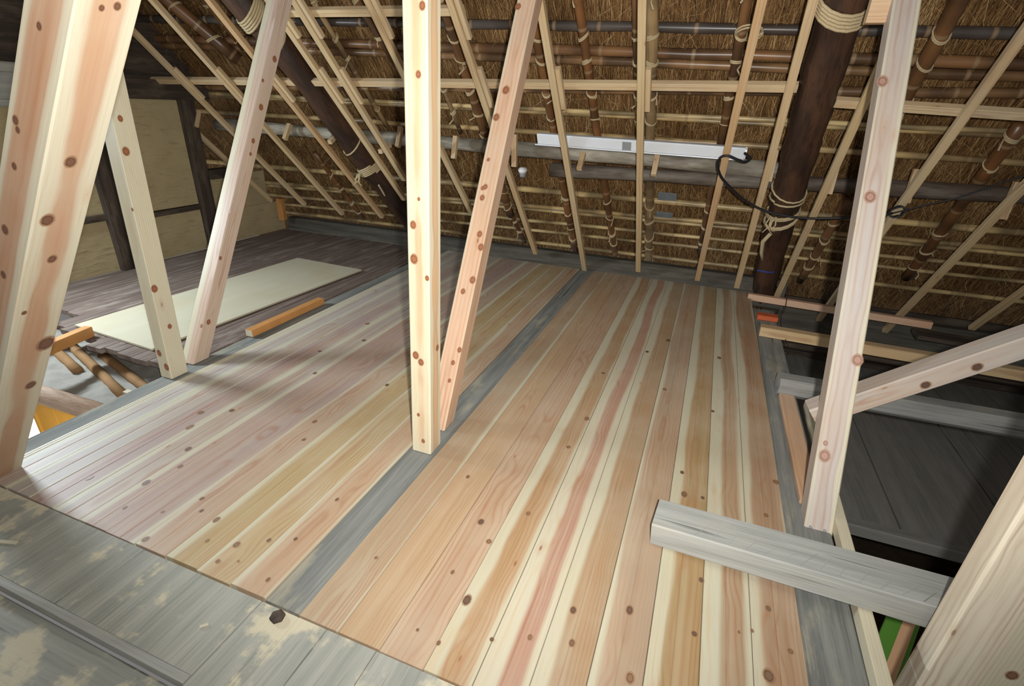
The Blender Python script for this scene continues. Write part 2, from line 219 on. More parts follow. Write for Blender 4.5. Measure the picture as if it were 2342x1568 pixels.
def mat_new_wood():
    """Fresh cedar: heartwood / pale sapwood and growth rings around a pith set per object."""
    k = NT('fresh_cedar')
    co = k.coords()
    sd = k.attr('seed')
    off = k.comb(k.math('MULTIPLY', sd, 7.31), k.math('MULTIPLY', sd, 3.17), k.math('MULTIPLY', sd, 5.03))
    p = k.vec('ADD', co, off)
    x, y, z = k.xyz(co)[:3]
    wob = k.math('SUBTRACT', k.noise(k.vec('MULTIPLY', p, (1.5, 5, 5)), 1, 3), 0.5)
    wob2 = k.math('SUBTRACT', k.noise(k.vec('MULTIPLY', p, (7, 30, 30)), 1, 2), 0.5)
    kd, kc = k.voro(k.vec('MULTIPLY', p, (4.2, 11, 11)), 1)
    swirl = k.math('MULTIPLY', k.step(kd, 0.55, 0.0), k.math('MULTIPLY_ADD', k.attr('is_board'), 0.006, 0.004))
    yy = k.math('SUBTRACT', y, k.attr('pith_y'))
    isb = k.attr('is_board')
    yy = k.math('ADD', yy, k.math('MULTIPLY', wob, k.math('MULTIPLY_ADD', isb, 0.032, 0.014)))
    zz = k.math('SUBTRACT', z, k.attr('pith_z'))
    r = k.math('SQRT', k.math('ADD', k.math('MULTIPLY', yy, yy), k.math('MULTIPLY', zz, zz)))
    r = k.math('ADD', r, k.math('ADD', k.math('MULTIPLY', wob2, 0.004), swirl))
    ph = k.math('MULTIPLY', r, 2 * math.pi / 0.0082)
    ring = k.math('MULTIPLY_ADD', k.math('SINE', ph), 0.5, 0.5)
    ring = k.math('POWER', ring, 3.0)
    # heartwood mask
    slow = k.math('SUBTRACT', k.noise(k.vec('MULTIPLY', p, (0.9, 0.3, 0.3)), 1, 2), 0.5)
    edge = k.math('ADD', y, k.math('ADD', k.math('MULTIPLY', wob, 0.022), k.math('MULTIPLY', slow, 0.075)))
    lo, hi = k.attr('heart_lo'), k.attr('heart_hi')
    m_board = k.math('MULTIPLY', k.step(edge, k.math('SUBTRACT', lo, 0.009), k.math('ADD', lo, 0.009)),
                     k.step(edge, k.math('ADD', hi, 0.009), k.math('SUBTRACT', hi, 0.009)))
    hr = k.attr('heart_r')
    m_post = k.step(r, k.math('ADD', hr, 0.006), k.math('SUBTRACT', hr, 0.006))
    mask = k.math('ADD', k.math('MULTIPLY', m_board, isb), k.math('MULTIPLY', m_post, k.math('SUBTRACT', 1, isb)))
    tone = k.noise(k.vec('MULTIPLY', p, (1.1, 9, 9)), 1, 3)
    stripe = k.noise(k.vec('MULTIPLY', p, (0.5, 28, 28)), 1, 3)
    heart = k.mix(k.step(tone, 0.30, 0.72), k.mix(0.40, k.objcol(), (0.42, 0.25, 0.13)), k.objcol())
    heart = k.mix(k.math('MULTIPLY', k.step(stripe, 0.42, 0.72), 0.45), heart, k.mix(0.5, k.objcol(), (0.60, 0.50, 0.36)))
    sap_b = k.mix(tone, k.mix(0.38, (0.52, 0.50, 0.37), k.objcol()), (0.53, 0.505, 0.38))
    sap_p = k.mix(tone, k.mix(0.2, (0.62, 0.58, 0.42), k.objcol()), (0.62, 0.58, 0.43))
    sap = k.mix(isb, sap_p, sap_b)
    sap = k.mix(k.attr('sap_grey'), sap, (0.36, 0.335, 0.28))
    col = k.mix(mask, sap, heart)
    late = k.mix(mask, (0.50, 0.38, 0.22), (0.30, 0.115, 0.05))
    fade = k.step(k.noise(k.vec('MULTIPLY', p, (2.0, 14, 14)), 1, 2), 0.3, 0.8)
    col = k.mix(k.math('MULTIPLY', ring, k.math('MULTIPLY_ADD', fade, 0.50, 0.10)), col, late)
    fib = k.noise(k.vec('MULTIPLY', p, (9, 420, 420)), 1, 2)
    col = k.mix(k.math('MULTIPLY', k.step(fib, 0.5, 0.75), 0.22), col, (0.35, 0.22, 0.12))
    # little brown specks and pin knots
    d2, c2 = k.voro(k.vec('MULTIPLY', k.vec('ADD', p, (3.1, 1.7, 0.4)), (5.5, 16, 16)), 1)
    keep = k.math('GREATER_THAN', k.xyz(c2)[0], 0.72)
    pin = k.math('MULTIPLY', k.step(d2, 0.085, 0.03), keep)
    col = k.mix(k.math('MULTIPLY', pin, 0.8), col, (0.13, 0.06, 0.03))
    fl = k.math('MULTIPLY', k.math('MULTIPLY', k.step(d2, 0.30, 0.05), keep), 0.25)
    col = k.mix(fl, col, (0.42, 0.20, 0.09))
    # dust blown over it
    col = k.mix(k.math('MULTIPLY', k.step(k.noise(p, 3.2, 4), 0.40, 0.75), 0.26), col, (0.50, 0.44, 0.34))
    k.bump(k.math('MULTIPLY_ADD', ring, 0.5, fib), 0.12, 0.0012)
    return k.done(col, k.math('MULTIPLY_ADD', tone, 0.2, 0.42), 0.32)


def mat_old_wood(name, c0, c1, dust, dust_amt, rough=0.75, warp=1.0, dirt=False):
    """Weathered timber: streaks along the length, cracks, dust."""
    k = NT(name)
    p = k.vec('ADD', k.coords(), k.comb(k.math('MULTIPLY', k.objrand(), 17), k.math('MULTIPLY', k.objrand(), 5), 0))
    a = k.noise(k.vec('MULTIPLY', p, (1.6, 26, 26)), warp, 4, 0.6)
    b = k.noise(k.vec('MULTIPLY', p, (4, 150, 150)), warp, 3, 0.6)
    col = k.mix(k.step(a, 0.3, 0.7), c0, c1)
    col = k.mix(k.math('MULTIPLY', k.step(b, 0.5, 0.75), 0.4), col, tuple(v * 0.45 for v in c0))
    crack = k.step(k.noise(k.vec('MULTIPLY', p, (1.3, 60, 60)), 1, 1), 0.70, 0.78)
    col = k.mix(k.math('MULTIPLY', crack, 0.75), col, tuple(v * 0.2 for v in c0))
    dn = k.math('ADD', k.noise(k.n('ShaderNodeNewGeometry').outputs['Position'] if dirt else k.vec('MULTIPLY', p, (3.0, 9, 9)), 5.0 if dirt else 1, 6, 0.6), k.math('MULTIPLY', k.math('SUBTRACT', b, 0.5), 0.08 if dirt else 0.25))
    col = k.mix(k.math('MULTIPLY', k.step(dn, 0.52, 0.60 if dirt else 0.66), dust_amt), col, dust)
    k.bump(k.math('SUBTRACT', k.math('ADD', a, b), crack), 0.35, 0.004)
    return k.done(col, rough, 0.2)


def mat_bamboo():
    k = NT('smoked_bamboo')
    co = k.coords()
    p = k.vec('ADD', co, k.comb(k.math('MULTIPLY', k.objrand(), 31), k.objrand(), 0))
    x = k.xyz(p)[0]
    big = k.noise(k.comb(k.math('MULTIPLY', x, 2.6), 0, 0), 1, 2)
    st = k.noise(k.vec('MULTIPLY', p, (3, 60, 60)), 1, 3)
    base = k.objcol()
    col = k.mix(k.step(big, 0.40, 0.62), k.mix(0.70, base, (0.022, 0.014, 0.010)), base)
    col = k.mix(k.math('MULTIPLY', k.step(st, 0.5, 0.75), 0.5), col, (0.06, 0.03, 0.018))
    fr = k.math('ABSOLUTE', k.math('SUBTRACT', k.math('FRACT', k.math('MULTIPLY', k.xyz(co)[0], 1 / 0.26)), 0.5))
    col = k.mix(k.math('MULTIPLY', k.step(fr, 0.055, 0.015), 0.7), col, (0.30, 0.20, 0.11))
    k.bump(st, 0.15, 0.002)
    return k.done(col, 0.34, 0.45)


def mat_log(name, c0, c1, rough):
    k = NT(name)
    p = k.coords()
    a = k.noise(k.vec('MULTIPLY', p, (2.5, 10, 10)), 1, 5, 0.6)
    b = k.noise(k.vec('MULTIPLY', p, (9, 70, 70)), 1, 3, 0.6)
    col = k.mix(k.step(a, 0.35, 0.7), c0, c1)
    col = k.mix(k.math('MULTIPLY', k.step(b, 0.5, 0.75), 0.55), col, tuple(v * 0.4 for v in c0))
    k.bump(k.math('ADD', a, b), 0.5, 0.008)
    return k.done(col, rough, 0.4)


def mat_thatch_base():
    k = NT('thatch_ground')
    p = k.coords()
    a = k.noise(k.vec('MULTIPLY', p, (60, 6, 6)), 1, 4, 0.65)
    col = k.ramp(a, [(0.3, (0.035, 0.018, 0.008)), (0.52, (0.15, 0.075, 0.026)), (0.75, (0.34, 0.19, 0.075))])
    k.bump(a, 0.8, 0.02)
    return k.done(col, 0.85, 0.1)


def mat_straw():
    k = NT('straw')
    t = k.geoattr('tint')
    col = k.ramp(t, [(0.0, (0.030, 0.016, 0.008)), (0.35, (0.15, 0.075, 0.028)), (0.7, (0.34, 0.19, 0.072)), (1.0, (0.70, 0.50, 0.25))])
    return k.done(col, 0.6, 0.25)


def mat_rope():
    k = NT('straw_rope')
    p = k.coords()
    a = k.noise(p, 220, 2)
    col = k.mix(a, (0.30, 0.22, 0.11), (0.66, 0.54, 0.34))
    k.bump(a, 0.6, 0.003)
    return k.done(col, 0.8, 0.1)


def mat_plain(name, col, rough=0.5, spec=0.4, metal=0.0, var=0.12, scale=9):
    k = NT(name)
    a = k.noise(k.coords(), scale, 4)
    k.b.inputs['Metallic'].default_value = metal
    return k.done(k.mix(a, tuple(c * (1 - var) for c in col), tuple(min(1, c * (1 + var)) for c in col)), rough, spec)


def mat_plaster():
    k = NT('ochre_mud_plaster')
    p = k.coords()
    a = k.noise(p, 5, 5, 0.6)
    b = k.noise(k.vec('MULTIPLY', p, (6, 40, 40)), 1, 4, 0.7)
    col = k.mix(a, (0.34, 0.27, 0.15), (0.50, 0.41, 0.245))
    col = k.mix(k.math('MULTIPLY', k.step(b, 0.56, 0.70), 0.4), col, (0.12, 0.085, 0.05))
    k.bump(k.math('ADD', a, b), 0.5, 0.01)
    return k.done(col, 0.9, 0.05)


def mat_ply():
    k = NT('plywood_face')
    p = k.coords()
    a = k.noise(k.vec('MULTIPLY', p, (1.2, 12, 1)), 1, 4)
    b = k.noise(p, 2.2, 3)
    col = k.mix(a, (0.44, 0.40, 0.28), (0.52, 0.48, 0.37))
    col = k.mix(k.math('MULTIPLY', k.step(b, 0.45, 0.75), 0.3), col, (0.42, 0.33, 0.17))
    return k.done(col, 0.6, 0.25)


def mat_knot():
    k = NT('knot_wood')
    co = k.coords()
    x, y, _ = k.xyz(co)[:3]
    r = k.math('SQRT', k.math('ADD', k.math('MULTIPLY', x, x), k.math('MULTIPLY', y, y)))
    n = k.noise(co, 3.0, 2)
    r = k.math('ADD', r, k.math('MULTIPLY', k.math('SUBTRACT', n, 0.5), 0.28))
    core = k.objcol()
    dark = k.mix(0.6, core, (0.07, 0.03, 0.015))
    rings = k.math('MULTIPLY_ADD', k.math('SINE', k.math('MULTIPLY', r, 34)), 0.5, 0.5)
    col = k.mix(k.step(r, 0.30, 0.52), k.mix(k.math('MULTIPLY', rings, 0.45), core, dark), dark)
    col = k.mix(k.step(r, 0.54, 0.62), col, k.mix(0.5, core, (0.50, 0.27, 0.14)))
    tr = k.n('ShaderNodeBsdfTransparent')
    mx = k.n('ShaderNodeMixShader')
    k.put(k.b.inputs['Base Color'], col)
    k.b.inputs['Roughness'].default_value = 0.5
    k.t.links.new(k.step(r, 0.52, 0.88), mx.inputs[0])
    k.t.links.new(k.b.outputs[0], mx.inputs[1])
    k.t.links.new(tr.outputs[0], mx.inputs[2])
    k.t.links.new(mx.outputs[0], k.out.inputs[0])
    return k.m


def mat_emit(name, col, s):
    k = NT(name)
    k.b.inputs['Base Color'].default_value = (*col, 1)
    k.b.inputs['Emission Color'].default_value = (*col, 1)
    k.b.inputs['Emission Strength'].default_value = s
    return k.m


CEDAR = mat_new_wood()
GREY = mat_old_wood('grey_old_timber', (0.145, 0.150, 0.140), (0.245, 0.245, 0.222), (0.44, 0.39, 0.27), 0.45)
GREYD = mat_old_wood('dusty_grey_board', (0.25, 0.255, 0.222), (0.345, 0.34, 0.295), (0.54, 0.48, 0.34), 0.85, dirt=True)
GREYP = mat_old_wood('sawn_grey_plank', (0.28, 0.282, 0.262), (0.385, 0.385, 0.355), (0.44, 0.40, 0.32), 0.3)
GREYX = mat_old_wood('grey_cross_timber', (0.20, 0.197, 0.183), (0.30, 0.295, 0.272), (0.40, 0.36, 0.29), 0.3)
DARKW = mat_old_wood('dark_old_timber', (0.040, 0.030, 0.024), (0.085, 0.062, 0.046), (0.17, 0.14, 0.10), 0.35)
OLDRED = mat_old_wood('old_reddish_board', (0.115, 0.080, 0.066), (0.195, 0.150, 0.125), (0.34, 0.29, 0.24), 0.50)
PLATE = mat_old_wood('smoked_plate', (0.060, 0.054, 0.044), (0.115, 0.105, 0.085), (0.17, 0.15, 0.11), 0.35)
PANEL = mat_old_wood('grey_lower_board', (0.17, 0.165, 0.150), (0.22, 0.212, 0.195), (0.26, 0.25, 0.23), 0.3)
BAMBOO = mat_bamboo()
POLE = mat_log('sooty_log', (0.030, 0.017, 0.012), (0.085, 0.040, 0.022), 0.45)
LOGG = mat_log('bleached_log', (0.16, 0.14, 0.105), (0.40, 0.36, 0.29), 0.7)
LOGB = mat_log('brown_grey_log', (0.075, 0.052, 0.038), (0.17, 0.145, 0.115), 0.65)
THATCH = mat_thatch_base()
STRAW = mat_straw()
ROPE = mat_rope()
PLASTER = mat_plaster()
PLY = mat_ply()
KNOT = mat_knot()
WHITE = mat_plain('white_enamel', (0.72, 0.76, 0.80), 0.35, 0.5, 0, 0.05)
SILVER = mat_plain('grey_metal_plate', (0.34, 0.36, 0.38), 0.4, 0.5, 0.3)
BLACK = mat_plain('black_rubber', (0.012, 0.012, 0.014), 0.45, 0.4)
MUD = mat_plain('dusty_mud', (0.27, 0.255, 0.225), 0.95, 0.05, 0, 0.35, 14)
TANW = mat_plain('orange_sawn_wood', (0.50, 0.235, 0.075), 0.55, 0.3, 0, 0.2, 12)
BANDSHADE = mat_plain('shadow_band_brown', (0.26, 0.15, 0.07), 0.8, 0.1, 0, 0.3, 12)  # shade of the blurred bands on the mud, put into the colour
YELLOWP = mat_plain('yellow_plywood', (0.62, 0.36, 0.08), 0.6, 0.2, 0, 0.12, 6)
GREENP = mat_plain('green_paint', (0.13, 0.34, 0.05), 0.5, 0.3, 0, 0.15, 5)
PEACH = mat_plain('peach_tape', (0.85, 0.52, 0.30), 0.6, 0.2, 0, 0.04)
REDP = mat_plain('orange_red_paint', (0.50, 0.11, 0.04), 0.6, 0.2, 0, 0.2)
SHEET = mat_plain('blue_grey_sheet', (0.17, 0.20, 0.22), 0.5, 0.4, 0, 0.25, 20)
GLASS = mat_plain('white_porcelain', (0.75, 0.76, 0.76), 0.2, 0.6, 0, 0.03)
BLUE = mat_plain('blue_chalk', (0.03, 0.08, 0.40), 0.8, 0.1)
DAY = mat_emit('daylit_paper', (1.0, 1.0, 0.85), 4.0)
SOIL = mat_plain('dark_ground', (0.045, 0.032, 0.022), 0.95, 0.05, 0, 0.5, 20)


# ------------------------------------------------------------------ object helpers
def link(name, me, mats, parent=None, mw=None):
    o = bpy.data.objects.new(name, me)
    COL.objects.link(o)
    if mats is not None and len(me.materials) == 0:
        for m in (mats if isinstance(mats, (list, tuple)) else [mats]):
            me.materials.append(m)
    if mw is not None:
        if parent is not None:
            o.parent = parent
            o.matrix_local = WM(parent).inverted() @ mw
        else:
            o.matrix_basis = mw
    elif parent is not None:
        o.parent = parent
    return o


def WM(o):
    return (WM(o.parent) @ o.matrix_basis) if o.parent else o.matrix_basis.copy()


def tag(o, label=None, cat=None, group=None, kind=None):
    for k, v in (('label', label), ('category', cat), ('group', group), ('kind', kind)):
        if v:
            o[k] = v
    return o


def empty(name, loc=(0, 0, 0)):
    o = bpy.data.objects.new(name, None)
    o.empty_display_size = 0.1
    COL.objects.link(o)
    o.location = loc
    return o


def mesh(name, vs, fs, smooth=False):
    me = bpy.data.meshes.new(name)
    me.from_pydata([tuple(v) for v in vs], [], fs)
    if smooth:
        me.polygons.foreach_set('use_smooth', [True] * len(me.polygons))
    me.update()
    return me


def frame(p, d, side):
    d = Vector(d).normalized()
    s = Vector(side)
    s = (s - d * s.dot(d)).normalized()
    z = d.cross(s)
    return Matrix(((d.x, s.x, z.x, p[0]), (d.y, s.y, z.y, p[1]), (d.z, s.z, z.z, p[2]), (0, 0, 0, 1)))


def profile(w, h, c):
    return [(-w / 2 + c, -h / 2), (w / 2 - c, -h / 2), (w / 2, -h / 2 + c), (w / 2, h / 2 - c),
            (w / 2 - c, h / 2), (-w / 2 + c, h / 2), (-w / 2, h / 2 - c), (-w / 2, -h / 2 + c)]


def prism(prof, x0, x1, mw=None, z0=None, z1=None, jag=None):
    """Profile extruded along local X; an end may be cut level at world height z0 / z1."""
    n = len(prof)
    vs = []
    for end, (xe, zc) in enumerate(((x0, z0), (x1, z1))):
        for i, (y, z) in enumerate(prof):
            x = xe
            if zc is not None:
                x = (zc - mw[2][3] - y * mw[2][1] - z * mw[2][2]) / mw[2][0]
            vs.append((x, y, z))
    fs = [tuple(range(n - 1, -1, -1)), tuple(range(n, 2 * n))]
    for i in range(n):
        j = (i + 1) % n
        fs.append((i, j, n + j, n + i))
    return mesh('timber', vs, fs)


def wood_props(o, col, lo=-9, hi=9, board=0.0, pith=(0, 0), heart_r=0.02, seed=None, sap_grey=0.0):
    o.color = (*col, 1)
    o['heart_lo'] = float(lo)
    o['heart_hi'] = float(hi)
    o['is_board'] = float(board)
    o['pith_y'] = float(pith[0])
    o['pith_z'] = float(pith[1])
    o['heart_r'] = float(heart_r)
    o['sap_grey'] = float(sap_grey)
    o['seed'] = float(random.random() * 9 if seed is None else seed)
    return o


def beam(name, p0, p1, side, w, h, mat, c=0.003, z0=None, z1=None, parent=None):
    p0, p1 = Vector(p0), Vector(p1)
    mw = frame(p0, p1 - p0, side)
    me = prism(profile(w, h, c), 0, (p1 - p0).length, mw, z0, z1)
    return link(name, me, mat, parent, mw)


def box(name, lo, hi, mat, c=0.004, along='X', parent=None):
    """Axis aligned timber, its grain along the named axis."""
    lo, hi = Vector(lo), Vector(hi)
    m = (lo + hi) / 2
    if along == 'X':
        return beam(name, (lo.x, m.y, m.z), (hi.x, m.y, m.z), (0, 1, 0), hi.y - lo.y, hi.z - lo.z, mat, c, parent=parent)
    if along == 'Y':
        return beam(name, (m.x, lo.y, m.z), (m.x, hi.y, m.z), (-1, 0, 0), hi.x - lo.x, hi.z - lo.z, mat, c, parent=parent)
    return beam(name, (m.x, m.y, lo.z), (m.x, m.y, hi.z), (1, 0, 0), hi.x - lo.x, hi.y - lo.y, mat, c, parent=parent)


def tube(name, pts, rads, mat, seg=12, cap=True, rough=0.0, parent=None, mw=None, smooth=True):
    """Round member through points, given in world coordinates, stored in a frame along its length."""
    P = [Vector(p) for p in pts]
    if mw is None:
        side = Vector((0, 0, 1)) if abs((P[-1] - P[0]).normalized().z) < 0.9 else Vector((1, 0, 0))
        mw = frame(P[0], P[-1] - P[0] if (P[-1] - P[0]).length > 1e-6 else P[1] - P[0], side)
    inv = mw.inverted()
    P = [inv @ p for p in P]
    if not hasattr(rads, '__len__'):
        rads = [rads] * len(P)
    vs, fs = [], []
    t0 = (P[1] - P[0]).normalized()
    u = t0.orthogonal().normalized()
    for i, p in enumerate(P):
        t = (P[min(i + 1, len(P) - 1)] - P[max(i - 1, 0)]).normalized()
        u = (u - t * u.dot(t)).normalized()
        w = t.cross(u)
        for k in range(seg):
            a = 2 * math.pi * k / seg
            rr = rads[i] * (1 + rough * (random.random() - 0.5))
            vs.append(p + (u * math.cos(a) + w * math.sin(a)) * rr)
    for i in range(len(P) - 1):
        for k in range(seg):
            a, b = i * seg + k, i * seg + (k + 1) % seg
            fs.append((a, b, b + seg, a + seg))
    if cap:
        fs.append(tuple(range(seg - 1, -1, -1)))
        fs.append(tuple(range((len(P) - 1) * seg, len(P) * seg)))
    return link(name, mesh('round', vs, fs, smooth), mat, parent, mw)


def lerp_pts(p0, p1, n):
    p0, p1 = Vector(p0), Vector(p1)
    return [p0.lerp(p1, i / (n - 1)) for i in range(n)]


def resample(pts, per):
    P = [Vector(p) for p in pts]
    out = []
    for i in range(len(P) - 1):
        a, b = P[max(i - 1, 0)], P[i]
        c, d = P[i + 1], P[min(i + 2, len(P) - 1)]
        for k in range(per):
            t = k / per
            out.append(0.5 * ((2 * b) + (c - a) * t + (2 * a - 5 * b + 4 * c - d) * t * t + (3 * b - a - 3 * c + d) * t ** 3))
    out.append(P[-1])
    return out


def lashing(parent, centre, axis, r, turns=2, rr=0.004, tail=True, tilt=0.35, name='rope_lashing'):
    """Rope wound round a member; a part of that member."""
    ax = Vector(axis).normalized()
    u = ax.orthogonal().normalized()
    w = ax.cross(u)
    pts = []
    n = int(16 * turns) + 1
    ph = random.random() * 6.28
    td = random.random() * 6.28
    for i in range(n):
        a = ph + 2 * math.pi * i / 16
        pts.append(Vector(centre) + (u * math.cos(a) + w * math.sin(a)) * (r + rr * 0.7)
                   + ax * ((i / 16 - turns / 2) * rr * 2.1 + math.cos(a - td) * r * tilt))
    o = tube(name, pts, rr, ROPE, 6, parent=parent)
    if tail:
        e = pts[-1]
        dn = Vector((0, 0, -1))
        q = [e, e + N_IN * 0.012 + dn * 0.02 + Vector((random.uniform(-.02, .02), 0, 0)), e + N_IN * 0.016 + dn * random.uniform(.03, .06) + Vector((random.uniform(-.03, .03), 0, 0))]
        tube('rope_tail', q, [rr, rr * .9, rr * 1.3], ROPE, 5, parent=parent)
    return o


# knots: one shared disc, pressed flat on the face of its timber
_v, _f = [(0, 0, 0)], []
for ri, rad in enumerate((0.5, 1.0)):
    for k in range(14):
        a = 2 * math.pi * k / 14
        _v.append((rad * math.cos(a), rad * math.sin(a), 0))
for k in range(14):
    _f.append((0, 1 + k, 1 + (k + 1) % 14))
    _f.append((1 + k, 15 + k, 15 + (k + 1) % 14, 1 + (k + 1) % 14))
KNOT_ME = mesh('knot_disc', _v, _f)
KNOT_ME.materials.append(KNOT)


def add_knot(parent, pos, n, u, r, halo, stretch=1.25):
    n, u = Vector(n), Vector(u)
    mw = frame(Vector(pos) + n * 0.0006, u, n.cross(u))
    o = bpy.data.objects.new('knot', KNOT_ME)
    COL.objects.link(o)
    o.parent = parent
    rr = r * random.uniform(1.35, 1.75)
    o.matrix_local = WM(parent).inverted() @ mw @ Matrix.Diagonal((rr * stretch, rr, 1, 1))
    o.color = (*halo, 1)


# ------------------------------------------------------------------ the floor
floor = tag(empty('floor'), kind='structure')
NEAR, FAR = 0.688, 4.325
PITCH = 0.1290
# heart colour, heartwood from / to (share of the width from the left)
RIGHT = [((0.338, 0.254, 0.164), -.1, .90), ((0.412, 0.296, 0.181), -.2, 1.3), ((0.397, 0.279, 0.190), -.3, 1.3), ((0.346, 0.229, 0.121), .34, .92),
         ((0.382, 0.229, 0.164), .34, .80), ((0.325, 0.228, 0.134), .30, 1.3), ((0.344, 0.257, 0.178), .08, 1.3), ((0.299, 0.213, 0.097), .28, 1.3),
         ((0.325, 0.236, 0.148), .38, .86), ((0.318, 0.206, 0.125), .18, .97)]
LEFT = [((0.426, 0.308, 0.208), .15, .98), ((0.418, 0.325, 0.180), .10, 1.3), ((0.402, 0.316, 0.163), .20, 1.3), ((0.410, 0.325, 0.253), .12, 1.3),
        ((0.340, 0.265, 0.243), -.3, .92), ((0.356, 0.265, 0.234), .24, 1.3), ((0.387, 0.359, 0.324), .20, 1.2), ((0.340, 0.274, 0.262), -.3, .92),
        ((0.387, 0.368, 0.352), .1, .9), ((0.402, 0.393, 0.378), .2, .9)]
boards = []


def floorboard(x0, spec, y0, y1, w=PITCH, name='floorboard', mat=None, dz=0.0):
    g = 0.0007
    wd = w - 2 * g
    h = 0.030
    v = 0.0016
    prof = [(-wd / 2, -h), (wd / 2, -h), (wd / 2, -v), (wd / 2 - v, 0), (0.0022, 0), (0, -0.0016), (-0.0022, 0), (-wd / 2 + v, 0), (-wd / 2, -v)]
    mw = frame((x0 + w / 2, y0, dz), (0, 1, 0), (-1, 0, 0))
    o = link(name, prism(prof, 0, y1 - y0), mat or CEDAR, floor, mw)
    if mat is None:
        c, a, b = spec
        # left edge of the board is +y in its own frame
        wood_props(o, c, wd / 2 - b * wd, wd / 2 - a * wd, 1.0, (random.uniform(-.035, .035), -random.uniform(.03, .09)), 0)
    boards.append((x0, x0 + w, o))
    return o


for i, s in enumerate(RIGHT):
    floorboard(-0.837 + i * PITCH, s, NEAR + random.uniform(-.004, .004), FAR, dz=random.uniform(-.0015, .0008))
for i, s in enumerate(LEFT):
    floorboard(-0.959 - (i + 1) * PITCH, s, NEAR + random.uniform(-.004, .004), FAR, dz=random.uniform(-.0015, .0008))
floorboard(-0.959 - 10 * PITCH - 0.030, ((0.6, 0.5, 0.45), 2, 3), NEAR, FAR, 0.030)
for x, y, r in D['fknots']:
    for a, b, o in boards:
        if a < x < b:
            add_knot(o, (x, y, 0.0002), (0, 0, 1), (0, 1, 0), r * 0.66, random.choice([(0.20, 0.12, 0.07), (0.14, 0.085, 0.055), (0.26, 0.15, 0.08)]), random.uniform(1.1, 1.7))
# old reddish floor of the far left bay, its near end broken off
x = -4.25
i = 0
while x < -2.40:
    w = 0.118
    end = 1.55 + (random.uniform(-.015, .01) if x > -3.1 else random.uniform(-.02, .05))
    if x < -3.10:
        end = 1.80 + random.uniform(-.03, .02) if x < -3.6 else 1.62 + random.uniform(-.03, .03)
    floorboard(x, None, end, 4.28, min(w, -2.395 - x), 'old_floorboard', OLDRED, random.uniform(-.002, .002))
    x += w
# grey boards of the near crossing, laid beside one another
cuts = [-3.4, -2.31, -1.93, -1.66, -1.43, -1.19, -0.962]
for a, b in zip(cuts[:-1], cuts[1:]):
    box('grey_floorboard', (a + .0008, 0.462, -0.030), (b - .0008, NEAR - .006, -0.003 + random.uniform(-.0012, .0005)), GREYD, 0.0008, 'Y', floor)
cuts = [-0.834, -0.585, -0.28, 0.05, 0.44]
for a, b in zip(cuts[:-1], cuts[1:]):
    box('grey_floorboard', (a + .0008, 0.30, -0.030), (b - .0008, NEAR - .006, -0.003 + random.uniform(-.0012, .0005)), GREYD, 0.0008, 'Y', floor)
box('grey_floorboard', (-0.9612, 0.30, -0.030), (-0.8348, NEAR - .006, -0.004), GREYD, 0.002, 'Y', floor)
box('nosing', (-3.4, 0.4405, -0.034), (-0.963, 0.4618, -0.0032), GREYP, 0.0012, 'X', floor)
box('step_board', (-3.4, 0.262, -0.075), (-0.6, 0.438, -0.040), GREYD, 0.004, 'X', floor)
box('step_board', (-3.4, 0.02, -0.135), (-0.6, 0.225, -0.10), DARKW, 0.004, 'X', floor)

tag(beam('wood_chip', (-1.86, .53, .001), (-1.80, .55, .001), (0, 1, 0), .012, .006, PLY, .001), 'small pale yellow wood chip on the grey boards at lower left', 'chip')
tag(beam('wood_chip', (-1.05, .56, .0), (-1.035, .575, .0), (0, 1, 0), .008, .004, PLY, .001), 'tiny pale wood splinter on the grey boards left of the dark peg', 'chip')

# long floor beams under the trusses
tag(box('floor_beam', (-0.9585, NEAR + .002, -0.16), (-0.8375, 4.33, -0.005), GREY, 0.004, 'Y'),
    'grey weathered beam flush with the floor, between the two fields of new boards', 'beam')
tag(box('floor_beam', (-2.394, 0.40, -0.16), (-2.282, 4.33, -0.006), GREY, 0.008, 'Y'),
    'grey beam flush with the floor along the left edge of the new boards', 'beam')
tag(box('floor_beam', (0.4545, 0.40, -0.16), (0.602, 3.95, -0.006), GREY, 0.006, 'Y'),
    'grey beam flush with the floor along the right edge of the new boards', 'beam')
pg = tag(tube('peg', [(-0.885, 0.660, -0.02), (-0.885, 0.660, 0.004), (-0.885, 0.660, 0.009)], [0.020, 0.020, 0.013], DARKW, 6, smooth=False),
         'small dark peg head in the grey boards where the middle beam meets the near edge', 'peg')

# ------------------------------------------------------------------ the roof
ceiling = tag(empty('ceiling'), kind='structure')
X0, X1, S0, S1 = -5.6, 3.4, -2.75, 1.0
nx, ns = 60, 30
vs, fs = [], []
for j in range(ns + 1):
    for i in range(nx + 1):
        vs.append(roof_pt(X0 + (X1 - X0) * i / nx, S0 + (S1 - S0) * j / ns, -0.385 + 0.012 * random.uniform(-1, 1)))
for j in range(ns):
    for i in range(nx):
        a = j * (nx + 1) + i
        fs.append((a, a + 1, a + nx + 2, a + nx + 1))
k0 = len(vs)
for (i, j) in ((0, 0), (nx, 0), (nx, ns), (0, ns)):
    vs.append(roof_pt(X0 + (X1 - X0) * i / nx, S0 + (S1 - S0) * j / ns, -0.60))
fs.append((k0, k0 + 1, k0 + 2, k0 + 3))
link('thatch_layer', mesh('thatch', vs, fs, True), THATCH, ceiling)


